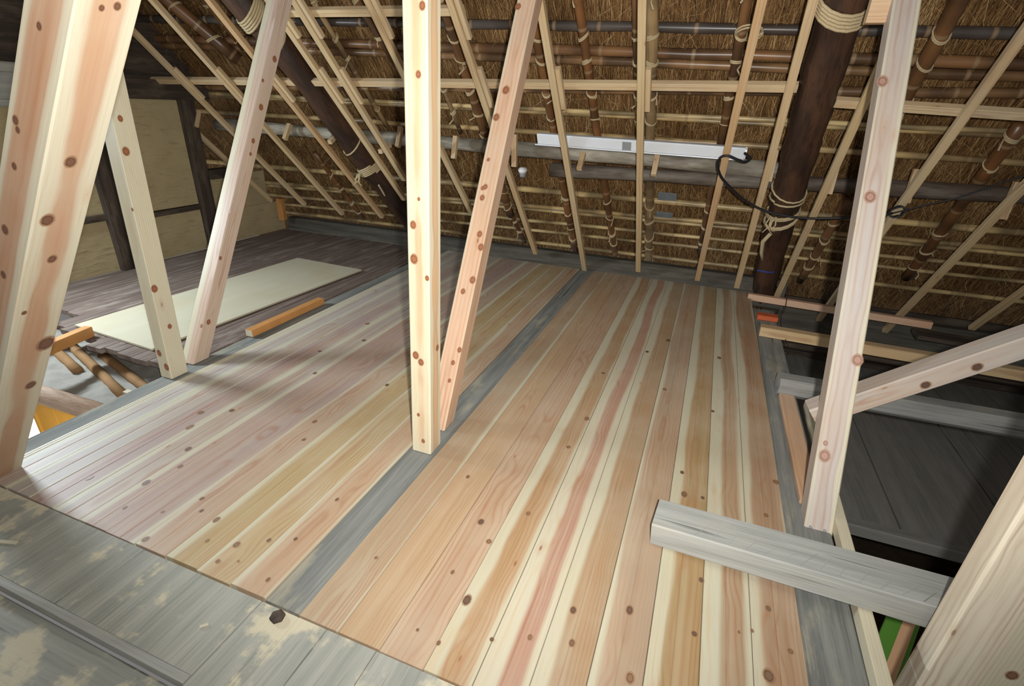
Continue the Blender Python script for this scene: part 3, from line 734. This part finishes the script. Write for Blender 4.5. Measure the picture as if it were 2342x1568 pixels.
def straw_mesh(n):
    import numpy as np
    rg = np.random.default_rng(5)
    px = rg.uniform(X0, X1, n)
    s = rg.uniform(S0, 0.55, n)
    loose = rg.random(n) < 0.09 + 0.14 * (s > -0.9)
    ang = rg.normal(0, 0.11, n) + loose * rg.normal(0, 0.8, n)
    ln = np.where(loose, rg.uniform(0.05, 0.22, n), rg.uniform(0.06, 0.22, n))
    wd = rg.uniform(0.0013, 0.0028, n) * np.where(loose, 0.55, 1)
    o0 = -0.375 + rg.uniform(0, 0.022, n)
    o1 = o0 + np.where(loose, rg.uniform(0.01, 0.07, n), rg.normal(0.0, 0.008, n))
    Nn, Tn, Xn = np.array(D['N']), np.array(D['T']), np.array((1.0, 0, 0))
    base = np.array((0, 4.318, 0)) + px[:, None] * Xn + s[:, None] * Tn
    d = np.sin(ang)[:, None] * Xn + np.cos(ang)[:, None] * Tn
    q = np.cos(ang)[:, None] * Xn - np.sin(ang)[:, None] * Tn
    bend = (rg.normal(0, 0.004, n) + loose * rg.normal(0, 0.03, n))[:, None] * q
    a = base + o0[:, None] * Nn
    m = base + d * (ln / 2)[:, None] + (0.6 * o0 + 0.4 * o1)[:, None] * Nn + bend
    e = base + d * ln[:, None] + o1[:, None] * Nn
    w = q * (wd / 2)[:, None]
    V = np.stack([a - w, a + w, m - w, m + w, e - w * .6, e + w * .6], 1).reshape(-1, 3)
    k = np.arange(n)[:, None] * 6
    F = np.concatenate([k + np.array([0, 1, 3, 2]), k + np.array([2, 3, 5, 4])], 1).reshape(-1, 4)
    me = bpy.data.meshes.new('straw')
    me.vertices.add(len(V))
    me.vertices.foreach_set('co', V.ravel())
    me.loops.add(F.size)
    me.loops.foreach_set('vertex_index', F.ravel())
    me.polygons.add(len(F))
    me.polygons.foreach_set('loop_start', np.arange(len(F)) * 4)
    t = np.clip(rg.beta(2.0, 2.6, n) + loose * 0.22 + 0.25 * (np.sin(px * 7.3 + 3 * np.sin(s * 5)) * np.sin(s * 9 + px * 2)) * 0.5, 0, 1)
    at = me.attributes.new('tint', 'FLOAT', 'FACE')
    at.data.foreach_set('value', np.repeat(t, 2))
    me.update()
    me.validate()
    return me


so = link('thatch_straw', straw_mesh(170000), STRAW, ceiling)
so['kind'] = 'stuff'

# wall plates under the eaves
tag(box('wall_plate', (-4.24, 4.333, -0.12), (0.70, 4.46, 0.118), PLATE, 0.02, 'X'),
    'dark grey wall plate lying along the far edge of the floor under the thatch', 'beam')
tag(box('wall_plate', (0.72, 4.50, -0.42), (3.2, 4.62, -0.12), PLATE, 0.02, 'X'),
    'dark low plate running off to the right below the roof slats', 'beam')
tag(box('wall_plate', (0.62, 4.00, -0.30), (3.2, 4.12, -0.20), DARKW, 0.02, 'X'),
    'dark beam in the pit at right, behind the pale yellow batten', 'beam')

# bamboo laths tied across the thatch
BROWN = [(0.24, 0.12, 0.05), (0.26, 0.14, 0.06), (0.09, 0.075, 0.065)]
PALE = [(0.58, 0.42, 0.19), (0.62, 0.46, 0.22), (0.52, 0.36, 0.16)]
order = sorted(D['hb'], key=lambda q: q[0])
names = ['just under the top edge of the photo', 'at the very top', 'first in full view from the top', 'second in full view from the top', 'third from the top, close under another',
         'hidden mostly by the pale batten', 'upper one of the pale pair below the batten', 'lower one of the pale pair below the batten', 'single pale one just above the white lamp',
         'first below the grey logs', 'upper one of the pair second below the logs', 'lower one of the pair second below the logs', 'third row below the logs', 'fourth row below the logs', 'lowest, just above the wall plate']
for i, (s, sl, r) in enumerate(order):
    dark = s < -1.5
    col = random.choice(BROWN if dark else PALE)
    a, b = X0 + 0.05, 3.2
    r *= 1.25 if dark else 1.32
    n = 29
    pts = [roof_pt(a + (b - a) * k / (n - 1), s + sl * (a + (b - a) * k / (n - 1)) + random.uniform(-.004, .004), -0.322) for k in range(n)]
    o = tube('bamboo_lath', pts, [r * (1.0 + (0.10 if k % 2 else -0.02)) for k in range(n)], BAMBOO, 9)
    o.color = (*col, 1)
    tag(o, ('brown' if dark else 'straw-coloured') + ' bamboo lath across the thatch, ' + names[i], 'bamboo', 'bamboo laths across the thatch')

# upright bamboo rafters with their rope lashings
where = ['first right of the near post', 'behind the left end of the white lamp', 'crossing the lamp, second from its left end', 'at the top, hugging the upright slat',
         'stout, just right of the slat that crosses the lamp', 'crossing the right part of the lamp', 'thick, at top right past the right brace', 'below the log, just right of the roped pole',
         'far right, dark, with rope ties', 'at the top, just left of the near post', 'thin and pale, left of the near post', 'low down at left, between two slats', 'short, low, left of the lamp',
         'thin, right of the near post', 'thick and knotted at top left', 'at top left beside the left brace']
rows_s = [q[0] for q in order]
for i, (a, b, r, sa, sb) in enumerate(D['vb']):
    a, b = Vector(a), Vector(b)
    u = (b - a).normalized()
    if sa < -1.6:
        a = a - u * 0.5
    if 0 < i < 9 and i not in (3, 6) or i == 11:
        b = b + u * 0.08
    if i == 0:
        b = b + u * 0.9
    if i == 6:
        b = b + u * 0.35
    n = max(6, int((b - a).length / 0.13))
    pts = lerp_pts(a, b, n)
    pts = [p + Vector((random.uniform(-.004, .004), 0, 0)) for p in pts]
    o = tube('bamboo_rafter', pts, [r * (1.06 if k % 2 else 0.97) for k in range(n)], BAMBOO, 12)
    pale = i in (4, 10, 13)
    o.color = (*((0.36, 0.24, 0.115) if pale else random.choice([(0.23, 0.10, 0.035), (0.19, 0.09, 0.035), (0.26, 0.125, 0.05)])), 1)
    tag(o, ('tan' if pale else 'dark brown') + ' bamboo rafter under the thatch, ' + where[i], 'bamboo', 'bamboo rafters under the thatch')
    last = -9
    for s in rows_s:
        t = (s - sa) / max(1e-6, (sb - sa)) if sb != sa else 0
        p = Vector(D['vb'][i][0]).lerp(Vector(D['vb'][i][1]), t)
        tt = (p - a).dot(u)
        if 0.03 < tt < (b - a).length - 0.03 and s - last > 0.10:
            last = s
            lashing(o, p, u, r, random.choice([1.5, 2, 2.5]), random.uniform(.0035, .0050), random.random() < .5, random.uniform(.3, .7))

# big sooty poles
def big_pole(pts, r0, r1, label, ropes, seedtail):
    P = resample(pts, 5)
    n = len(P)
    rads = [r0 + (r1 - r0) * k / (n - 1) + 0.004 * math.sin(k * 1.7) for k in range(n)]
    o = tube('roof_pole', P, rads, POLE, 18, rough=0.04)
    tag(o, label, 'pole')
    for s, turns in ropes:
        best = min(range(n - 1), key=lambda k: abs((P[k] - ROOF0).dot(T_DN) - s))
        ax = (P[best + 1] - P[best]).normalized()
        c = P[best] + ax * (s - (P[best] - ROOF0).dot(T_DN))
        lashing(o, c, ax, rads[best] + .002, turns, 0.0075 if turns > 1 else 0.006, False, 0.35)
    return o


p1 = big_pole(D['pole1'] + [[-2.53, 4.30, 0.10]], 0.090, 0.085, 'thick sooty pole rafter with rope, sloping down left of the near post', D['rope1'], 1)
p2 = big_pole(D['pole2'] + [[0.60, 4.36, -0.02]], 0.096, 0.088, 'thick sooty pole rafter with loose rope rings, right of the white lamp', D['rope2'], 2)
for par, e in zip((p1, p2), D['lashtail']):
    e = Vector(e) - Vector((0.02, 0, 0))
    for q in range(5):
        tube('rope_tail', [e + Vector((random.uniform(-.02, .02), 0, random.uniform(0, .02))), e + Vector((random.uniform(-.04, .03), -.01, -.04)), e + Vector((random.uniform(-.06, .04), -.015, random.uniform(-.10, -.07)))], [.006, .005, .003], ROPE, 5, parent=par)
tube('rope_tail', [roof_pt(.43, -.80, .03), roof_pt(.40, -.72, .04), roof_pt(.415, -.6, .045), roof_pt(.44, -.52, .05)], [.012, .014, .012, .01], ROPE, 7, parent=p2)
sm = tube('chalk_mark', [roof_pt(.43, -.39, .048), roof_pt(.50, -.385, .052), roof_pt(.545, -.39, .047)], .004, BLUE, 6, parent=p2)
sm['label'] = 'blue chalk mark'

# the two horizontal logs
P = resample(D['log1'], 5)
tag(tube('purlin_log', P, [0.048 + 0.004 * math.sin(k * 1.1) for k in range(len(P))], LOGG, 16, rough=.05),
    'bleached grey log across the roof, the upper one, running behind the white lamp', 'log')
P = resample(D['log2'], 5)
tag(tube('purlin_log', P, [0.046 + 0.004 * math.sin(k * 1.3) for k in range(len(P))], LOGB, 16, rough=.05),
    'brown-grey log with a sawn left end, below the white lamp and on to the right', 'log')

# ------------------------------------------------------------------ new slats and battens
spot = ['leftmost, ending above the far left corner', 'second from the left', 'third from the left', 'fourth from the left, passing the left brace', 'fifth from the left, over the left sooty pole',
        'sixth from the left, reaching behind the near post', 'seventh from the left, passing behind the near post', 'just right of the near post, crossed by the middle brace', 'crossing the left end of the white lamp',
        'upright, crossing the middle of the white lamp', 'crossing the right part of the white lamp', 'just left of the right sooty pole', 'between the right sooty pole and the right brace',
        'long, from the top right corner down behind the right brace', 'at the right edge, ending above the pink batten', 'short, low at the right edge']
slats = []
for i, (a, b) in enumerate(D['laths']):
    o = beam('roof_slat', a, b, (1, 0, 0), 0.040, 0.034, CEDAR, 0.0015)
    wood_props(o, random.choice([(0.58, 0.44, 0.24), (0.60, 0.45, 0.25), (0.56, 0.42, 0.22), (0.55, 0.36, 0.18)]), heart_r=.3, pith=(random.uniform(-.05, .05), -.06))
    tag(o, 'thin new wooden slat up the roof slope, ' + spot[i], 'slat', 'new slats up the roof slope')
    slats.append((Vector(a), Vector(b), o))
for a, b in D['cleats']:
    a, b = Vector(a), Vector(b)
    best = min(slats, key=lambda s: abs((s[0].lerp(s[1], 0.6)).x - b.x))
    b.x += .037
    a.x = b.x
    o = beam('cleat', a, b, (1, 0, 0), 0.034, 0.032, CEDAR, 0.0015, parent=best[2])
    wood_props(o, (0.58, 0.44, 0.25), heart_r=.3, pith=(0, -.06))
blab = ['long pale batten level across the roof behind the slats, ending at the right sooty pole', 'pale level batten right of the right sooty pole, off the right edge', 'short pale level batten at the top, left of the near post']
bt = []
for (a, b), lb in zip(D['battens'], blab):
    a, b = Vector(a), Vector(b)
    if lb.startswith('pale level'):
        b = a + (b - a) * 2.2
    if lb.startswith('short'):
        b = a + (b - a) * 1.5
    a = a + N_IN * 0.012
    b = b + N_IN * 0.012
    o = beam('roof_batten', a, b, T_DN, 0.042, 0.034, CEDAR, 0.0015)
    wood_props(o, (0.62, 0.48, 0.28), heart_r=0.3, pith=(0.01, -.05))
    tag(o, lb, 'batten')
    bt.append((a, b))
# splice blocks where slats cross the battens
for i, (a, b, o) in enumerate(slats):
    for k, (p, q) in enumerate(bt):
        t = (a.x + b.x) / 2
        if min(p.x, q.x) - .05 < t < max(p.x, q.x) + .05 and i not in (10, 11, 12, 13):
            s = ((p.lerp(q, (t - p.x) / (q.x - p.x))) - ROOF0).dot(T_DN)
            u = (b - a).normalized()
            sa = (a - ROOF0).dot(T_DN)
            c = a + u * ((s - sa) / u.dot(T_DN))
            c = c + Vector((0.036, 0, 0)) + N_IN * (-0.004)
            w = beam('splice_block', c - u * 0.13, c + u * 0.13, (1, 0, 0), 0.030, 0.030, CEDAR, 0.003, parent=o)
            wood_props(w, (0.60, 0.46, 0.26), heart_r=0.3, pith=(0, -.05))

# ------------------------------------------------------------------ posts and braces
PL = {'midL': ('post', 'upright bright new post, nearest in the middle', 'post', (0.62, 0.40, 0.22), (.004, .0), .0445),
      'midR': ('brace', 'new brace leaning away right of the nearest middle post, dotted with knots', 'brace', (0.62, 0.41, 0.28), (.004, .0), .058),
      'leftL': ('post', 'upright pale new post at left with one red round knot', 'post', (0.66, 0.50, 0.30), (.0, .08), .03),
      'leftR': ('brace', 'new brace at left leaning right from the foot of the left post', 'brace', (0.62, 0.50, 0.41), (.03, .0), .058),
      'rightL': ('brace', 'whitish new brace at right with a long crack and pink heartwood', 'brace', (0.46, 0.425, 0.40), (-.004, .0), .0535),
      'frontL': ('brace', 'big knotty new timber leaning in the left foreground, red heartwood', 'brace', (0.40, 0.235, 0.145), (-.003, -.002), .0695)}
for key, (nm, lb, cat, col, pith, hr) in PL.items():
    q = D['posts'][key]
    p, d = Vector(q['p']), Vector(q['d'])
    top = p + d * (q['zt'] / d.z)
    mw = frame(p, d, q['a'])
    zs = {'frontL': -0.002, 'rightL': -0.045}.get(key, 0.0)
    me = prism(profile(q['wa'], q['wb'], 0.004 if key != 'leftL' else 0.003), 0, (top - p).length, mw, zs, None)
    o = link(nm, me, CEDAR, None, mw)
    wood_props(o, col, pith=pith, heart_r=hr, seed=hash(key) % 7 if False else {'midL': 1.3, 'midR': 2.1, 'leftL': 3.7, 'leftR': 4.4, 'rightL': 5.2, 'frontL': 6.6}[key], sap_grey={'frontL': 0.36, 'rightL': 0.3}.get(key, 0))
    tag(o, lb, cat)
    for kk in D['knots'][key]:
        add_knot(o, kk['pos'], kk['n'], kk['u'], kk['r'] * (0.80 if key != 'frontL' else 0.60), (0.34, 0.13, 0.06) if key in ('midL', 'midR', 'leftL', 'leftR') else ((0.15, 0.07, 0.04) if key == 'frontL' else (0.42, 0.24, 0.18)))
# upper tie piece and screws on the right brace
q = D['posts']['rightL']
rl = o
bk = beam('tie_block', (.44, 2.632, 1.665), (.60, 2.632, 1.665), (0, 1, 0), .05, .09, CEDAR, .003, parent=rl)
wood_props(bk, (.60, .40, .22), heart_r=.3)
for sx in (-.022, .022):
    tube('screw', [Vector((.556 + sx, 1.6185, .000)), Vector((.556 + sx, 1.6120, .003))], [.0045, .004], SILVER, 8, parent=rl)
d = Vector((0.0765, 0, 0))
p0 = Vector((0.2233 + 1.3254 * .215, 1.917 + .0765 * .215, .057 + .215))
dr = Vector((1.3254, .0765, 1.0)).normalized()
o = beam('brace', p0, p0 + dr * 2.0, (0, 1, 0), 0.0886, 0.0719, CEDAR, 0.004)
wood_props(o, (0.42, 0.385, 0.355), pith=(-.01, .0), heart_r=.2, seed=2.9)
tag(o, 'greyish new brace rising to the right edge from behind the whitish right brace', 'brace')
for x_, y_, z_ in D['rrk']:
    add_knot(o, (x_, y_, z_), D['rrn'], dr, .012, (0.09, 0.05, 0.035))
# heavy post of the right foreground
o = box('post', (0.735, 1.16, -1.3), (1.06, 1.24, 1.9), CEDAR, 0.006, 'Z')
wood_props(o, (0.76, 0.68, 0.53), pith=(-.12, .0), heart_r=.075, seed=8.1)
tag(o, 'broad pale new post cut off by the lower right corner', 'post')
for (pos, n_, r) in (((0.885, 1.1595, 0.085), (0, -1, 0), .010),):
    add_knot(o, pos, n_, (0, 0, 1), r, (0.24, 0.12, 0.06))

# ------------------------------------------------------------------ white lamp, cables, small things in the roof
a, b = Vector(D['fix'][0]), Vector(D['fix'][1])
ax = (b - a).normalized()
L_ = (b - a).length
mwf = frame(a, ax, T_DN)           # local y down the slope, z = ax x y
fx = tag(empty('fluorescent_lamp'), 'white trough lamp without tubes, hung level among the slats', 'lamp')
fx.matrix_basis = mwf
sg = 1 if (mwf.to_3x3() @ Vector((0, 0, 1))).dot(N_IN) > 0 else -1


def sheet(prof, x0, x1, th):
    """Folded sheet metal: an open profile given thickness, run along X."""
    n = len(prof)
    ins = []
    for i, (y, z) in enumerate(prof):
        y0, z0 = prof[max(i - 1, 0)]
        y1, z1 = prof[min(i + 1, n - 1)]
        l = math.hypot(y1 - y0, z1 - z0)
        ins.append((y - (z1 - z0) / l * th, z + (y1 - y0) / l * th))
    return prism(prof + ins[::-1], x0, x1)


pf = [(-.036, sg * .030), (-.036, sg * .0), (-.034, -sg * .008), (.034, -sg * .008), (.036, 0), (.058, sg * .028), (.064, sg * .028)]
pf = [(-.050, sg * .012), (-.046, sg * .020), (.018, sg * .030), (.024, sg * .022), (.050, -sg * .022), (.044, -sg * .026), (-.030, -sg * .022)]
link('body', prism(pf if sg > 0 else pf[::-1], 0, L_), WHITE, fx, mwf)
box_me = prism(profile(.010, .004, .001), 0.0, L_)
link('lip', prism(profile(.008, .008, .002), -0.02, L_ + .005), WHITE, fx, mwf @ Matrix.Translation((0, .024, sg * .032)))
link('ballast_cover', prism(profile(.058, .003, .001), L_ * .44, L_ * .44 + .055), SILVER, fx, mwf @ Matrix.Translation((0, -.014, sg * .0265)) @ Matrix.Rotation(sg * .155, 4, 'X'))
link('label_plate', prism(profile(.018, .003, .0005), 0.03, .09), GLASS, fx, mwf @ Matrix.Translation((0, .038, 0)) @ Matrix.Rotation(-sg * 1.05, 4, 'X'))
link('end_cap', prism(profile(.07, .035, .006), L_, L_ + .012), WHITE, fx, mwf)

cb = tag(tube('power_cable', resample(D['cable'], 5), 0.0075, BLACK, 8), 'thick black cable looping from the right end of the white lamp to the right brace', 'cable')
cb2 = tag(tube('power_cable', resample(D['cable2'], 5), 0.0045, BLACK, 7), 'thin black cable sagging from the coil to the right edge', 'cable')
c = Vector(D['coil'])
pts = []
for i in range(70):
    a_ = i * 2 * math.pi / 18
    rr = 0.032 + 0.007 * math.sin(i * .7)
    pts.append(c + Vector((math.cos(a_) * rr, 0.02 * math.sin(i * .31), math.sin(a_) * rr * .9)))
tag(tube('cable_coil', pts, 0.0045, BLACK, 6), 'small coil of black cable hung beside the right brace', 'cable')
tag(tube('thin_wire', resample(D['wire'], 6), 0.0026, BLACK, 6), 'thin black wire hanging past the pink and the yellow batten', 'wire')
bu = Vector(D['bulb'])
bo = tag(empty('insulator', bu), 'round white porcelain fitting on the thatch, left of the lamp below the upper log', 'fitting')
tube('cap', [bu + Vector((0, 0, .0)), bu + Vector((0, -.01, .012)), bu + Vector((0, -.014, .026)), bu + Vector((0, -.014, .030))], [.034, .036, .022, .004], GLASS, 16, parent=bo)
tube('socket', [bu + Vector((0, 0, -.045)), bu + Vector((0, 0, -.002))], [.022, .030], SILVER, 14, parent=bo)
for (p, w, h), lb in zip(D['patch'], ('blue-grey sheet patch in the thatch, the upper one below the log', 'blue-grey sheet patch in the thatch, the lower smaller one')):
    p = Vector(p)
    tag(beam('sheet_patch', p - Vector((w / 2, 0, 0)) + N_IN * .022, p + Vector((w / 2, 0, 0)) + N_IN * .022, T_DN, h, 0.008, SHEET, 0.001), lb, 'patch')
o = beam('thin_rod', D['rod'][0], D['rod'][1], (1, 0, 0), .012, .010, CEDAR, .001)
wood_props(o, (.6, .5, .36), heart_r=.3)
tag(o, 'thin pale stick leaning along the right side of the left sooty pole', 'stick')
lb = bpy.data.objects['bamboo_rafter.005']
for q_ in range(2):
    lashing(lb, Vector(D['loop']), (Vector(D['vb'][5][1]) - Vector(D['vb'][5][0])).normalized() + N_IN * 1.6, .055 + .006 * q_, 1.1, .0048, False, .1, 'rope_loop')
tp = Vector(D['tape'])
tag(tube('foil_sleeve', [tp - Vector((.07, 0, 0)), tp, tp + Vector((.07, 0, 0))], .0165, SILVER, 10), 'shiny foil sleeve on a pale bamboo lath left of the lamp cable', 'sleeve')

# ------------------------------------------------------------------ left gable wall
wall = tag(empty('wall_left'), kind='structure')
XW = -4.25


def wbox(name, y0, y1, z0, z1, th, mat, along='Y', out=0.0):
    return box(name, (XW - .06, y0, z0), (XW + out + th, y1, z1), mat, 0.004, along, wall)


for (y0, y1, z0, z1) in ((-.2, 1.40, -.0, 1.24), (1.40, 2.53, 0, .40), (1.40, 2.53, .43, 1.24), (2.67, 3.33, 0, .355), (2.67, 3.33, .40, 1.24), (3.46, 4.3, 0, .30), (3.46, 4.12, .30, .62)):
    wbox('plaster_panel', y0, y1, z0, z1, 0, PLASTER)
for (y0, y1, z1) in ((2.53, 2.67, 1.3), (3.335, 3.455, 1.5), (1.33, 1.43, 1.5)):
    wbox('wall_post', y0, y1, 0, z1, .05, DARKW, 'Z')
wbox('wall_rail', 2.67, 3.335, .352, .392, .012, DARKW)
wbox('wall_rail', 3.455, 3.70, .60, .68, .07, DARKW)
wbox('wall_rail', 1.43, 2.53, .39, .44, .02, DARKW)
wbox('wall_rail', -.2, 3.6, 1.24, 1.38, .06, DARKW)
wbox('dark_boarding', -.2, 4.2, 1.38, 3.0, -.01, DARKW)
tag(box('peg', (-4.20, 4.17, .12), (-4.13, 4.22, .34), TANW, .004, 'Z'), 'stubby orange-brown wooden post stub in the far left corner', 'stub')
tag(box('wall_timber', (-4.24, 1.2, 1.17), (-4.10, 2.35, 1.42), GREYP, .01, 'Y'), 'weathered grey timber at the left edge behind the big leaning timber', 'timber')

# ------------------------------------------------------------------ things on the left
mwp = frame((-2.98, 2.52, 0.0105), (0.055, 1, 0), (-1, 0.055, 0))
pl = link('plywood_sheet', prism(profile(.70, .011, .001), -.87, .87), PLY, None, mwp)
tag(pl, 'large pale plywood sheet lying on the old reddish floor at left', 'plywood')
o = beam('timber_offcut', (-2.372, 2.00, 0.022), (-2.372, 2.62, 0.022), (-1, 0, 0), .052, .042, TANW, .002)
o2 = link('end_grain', prism(profile(.048, .038, .001), -.0012, 0), PLY, o, frame((-2.372, 2.0, .022), (0, 1, 0), (-1, 0, 0)))
tag(o, 'short orange batten offcut lying beside the plywood on the left beam', 'offcut')
tag(beam('timber_offcut', (-3.17, 1.63, .03), (-3.05, 1.02, .03), (1, 0, 0), .05, .06, TANW, .002), 'orange batten sticking out over the hole behind the big leaning timber', 'offcut')
tag(beam('timber_offcut', (-3.55, 1.66, .03), (-3.72, 1.25, .03), (1, 0, 0), .06, .06, REDP, .003), 'dark orange block end showing behind the big leaning timber', 'offcut')
# hole in the left bay: dusty mud ceiling of the room below, rounded bars standing in for shadow bands, a round joist, the lit boards underneath
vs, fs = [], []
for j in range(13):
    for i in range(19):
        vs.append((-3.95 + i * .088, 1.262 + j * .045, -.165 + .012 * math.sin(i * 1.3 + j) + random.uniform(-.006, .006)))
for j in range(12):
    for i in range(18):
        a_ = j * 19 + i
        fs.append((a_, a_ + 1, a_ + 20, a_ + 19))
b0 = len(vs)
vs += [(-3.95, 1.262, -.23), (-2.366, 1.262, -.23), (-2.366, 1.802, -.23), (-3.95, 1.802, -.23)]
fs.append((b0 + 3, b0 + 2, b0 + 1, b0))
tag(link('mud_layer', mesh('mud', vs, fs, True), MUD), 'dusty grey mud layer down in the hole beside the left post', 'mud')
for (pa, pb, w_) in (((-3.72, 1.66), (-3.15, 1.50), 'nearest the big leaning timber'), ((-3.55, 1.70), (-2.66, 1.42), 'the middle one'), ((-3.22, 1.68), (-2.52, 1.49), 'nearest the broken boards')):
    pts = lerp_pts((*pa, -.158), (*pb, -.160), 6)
    tag(tube('shadow_band', pts, [.026 + .002 * (q % 2) for q in range(6)], BANDSHADE, 10, rough=.06), 'brown rounded bar added as a shadow band on the mud of the left hole, ' + w_, 'pole')  # added brown bars, shaped to imitate soft shadow bands on the mud
tag(tube('round_joist', [(-3.7, 1.20, -.115), (-3.1, 1.215, -.112), (-2.40, 1.225, -.11)], [.050, .048, .046], mat_log('pinkish_peeled_log', (.38, .26, .18), (.58, .43, .33), .7), 14),
    'pinkish peeled round joist across the left hole, over the lit boards', 'joist')
tag(box('wood_chip', (-2.66, 1.42, -.152), (-2.625, 1.45, -.134), PLY, .002, 'X'), 'tiny pale wood chip in the dust of the left hole', 'chip')
lw = tag(empty('wall_back'), kind='structure')
for k in range(7):
    x0 = -3.76 + k * .2
    box('wall_board', (x0 + .002, 1.50, -2.0), (x0 + .198, 1.525, -.24), YELLOWP, .002, 'Z', lw)
wn = tag(empty('window_1'), kind='structure')
box('pane', (-4.4, 1.505, -2.0), (-3.80, 1.52, -.30), DAY, .002, 'Z', wn)
box('window_frame', (-3.80, 1.49, -2.0), (-3.765, 1.525, -.26), YELLOWP, .003, 'Z', wn)

# ------------------------------------------------------------------ things on the right
# thick old plank across the edge of the floor
vs, fs = [], []
Lp, Wp, Hp = 0.90, .134, .083
o = beam('old_beam', (0.028, 1.386, .0425), (0.875, 1.312, .1055), (0, 1, 0), Wp, Hp, GREYP, .004)
tag(o, 'loose grey saw-marked old beam lying across the right edge of the new floor', 'timber')
for k in range(15):
    t = .13 + k * .048
    me = prism(profile(.0016, .0022, .0003), 0, random.uniform(.05, .085))
    sk = link('saw_mark', me, GREYP, o)
    sk.matrix_basis = Matrix.Translation((t, -.060, Hp / 2)) @ Matrix.Rotation(math.radians(58 + 10 * math.sin(k)), 4, 'Z')
tag(beam('floor_batten', (.605, .45, .018), (.634, 2.50, .018), (-1, 0, 0), .036, .044, CEDAR, .002), 'pale new batten fixed along the grey right beam', 'batten')
wood_props(bpy.data.objects['floor_batten'], (.50, .40, .30), heart_r=.0, pith=(.05, .05))
o = box('floor_strip', (.512, 1.74, -.004), (.582, 2.565, .020), CEDAR, .003, 'Y')
wood_props(o, (.60, .36, .22), heart_r=.3, pith=(.0, -.04))
tag(o, 'pinkish board strip lying on the right beam, its end under a grey timber', 'board')
m_ = box('chalk_mark', (.574, 1.80, .0195), (.583, 1.93, .0212), REDP, .0005, 'Y', o)
m_['label'] = 'orange-red chalk mark'
o = beam('cross_timber', (.502, 2.625, .044), (3.0, 2.71, .044), (0, 1, 0), .115, .096, GREYX, .022)
tag(o, 'grey old timber with a rounded end running right across the dark pit', 'timber')
o = beam('floor_batten', (.466, 3.42, .028), (3.0, 3.34, .028), (0, 1, 0), .070, .062, CEDAR, .002)
wood_props(o, (.60, .43, .23), heart_r=.3, pith=(.05, .0))
tag(o, 'pale yellow new batten across the pit at right, the nearer one', 'batten')
o = beam('floor_batten', (.428, 4.19, .008), (1.62, 4.13, .004), (0, 1, 0), .046, .05, CEDAR, .002)
wood_props(o, (.66, .40, .27), heart_r=.3, pith=(.0, -.04))
tag(o, 'pinkish new batten at the foot of the right sooty pole', 'batten')
tag(beam('old_board', (1.50, 4.00, -.03), (2.5, 3.93, -.03), (0, 1, 0), .16, .03, DARKW, .004), 'dark old board end behind the tip of the pinkish batten', 'board')
tag(box('end_block', (.47, 3.70, -.004), (.60, 3.78, .03), REDP, .004, 'X'), 'small block with orange-red painted end near the foot of the right sooty pole', 'block')
# boarded ceiling of the low room, seen down in the pit
low = tag(empty('floor', (0, 0, -.55)), kind='structure')
for k in range(6):
    x0 = .66 + k * .53
    box('pit_board', (x0 + .003, 2.47, -.575), (x0 + .527, 4.5, -.55), PANEL, .003, 'Y', low)
box('pit_nosing', (.64, 2.40, -.60), (3.9, 2.468, -.535), PANEL, .006, 'X', low)
box('pit_ground', (.3, .2, -1.32), (4.2, 4.8, -1.30), SOIL, .002, 'X', low)
box('pit_wall', (.62, 4.72, -1.3), (3.45, 4.75, -.10), DARKW, .002, 'X', low)
box('pit_wall', (3.42, .2, -1.3), (3.45, 4.72, -.0), DARKW, .002, 'Y', low)
ga, gb = Vector(D['green'][0]), Vector(D['green'][1])
u = (gb - ga).normalized()
ga, gb = ga - u * .12, gb + u * .25
sd = u.cross(Vector((0, 0, 1)))
o = beam('green_rail', ga - Vector((0, 0, .0)), gb, sd, .10, .05, GREENP, .003)
tag(o, 'green painted rail with a peach stripe, down in the gap beside the right foreground post', 'rail')
st = beam('stripe', ga + Vector((0, 0, .0262)) + sd * .018, gb + Vector((0, 0, .0262)) + sd * .018, sd, .038, .002, PEACH, .0004, parent=o)
st['label'] = 'peach-coloured stripe'
tag(box('concrete_sill', (.75, 1.30, -.75), (1.6, 1.58, -.70), GREYP, .005, 'X'), 'grey sill deep in the gap beside the right foreground post', 'sill')
bpy.context.view_layer.update()
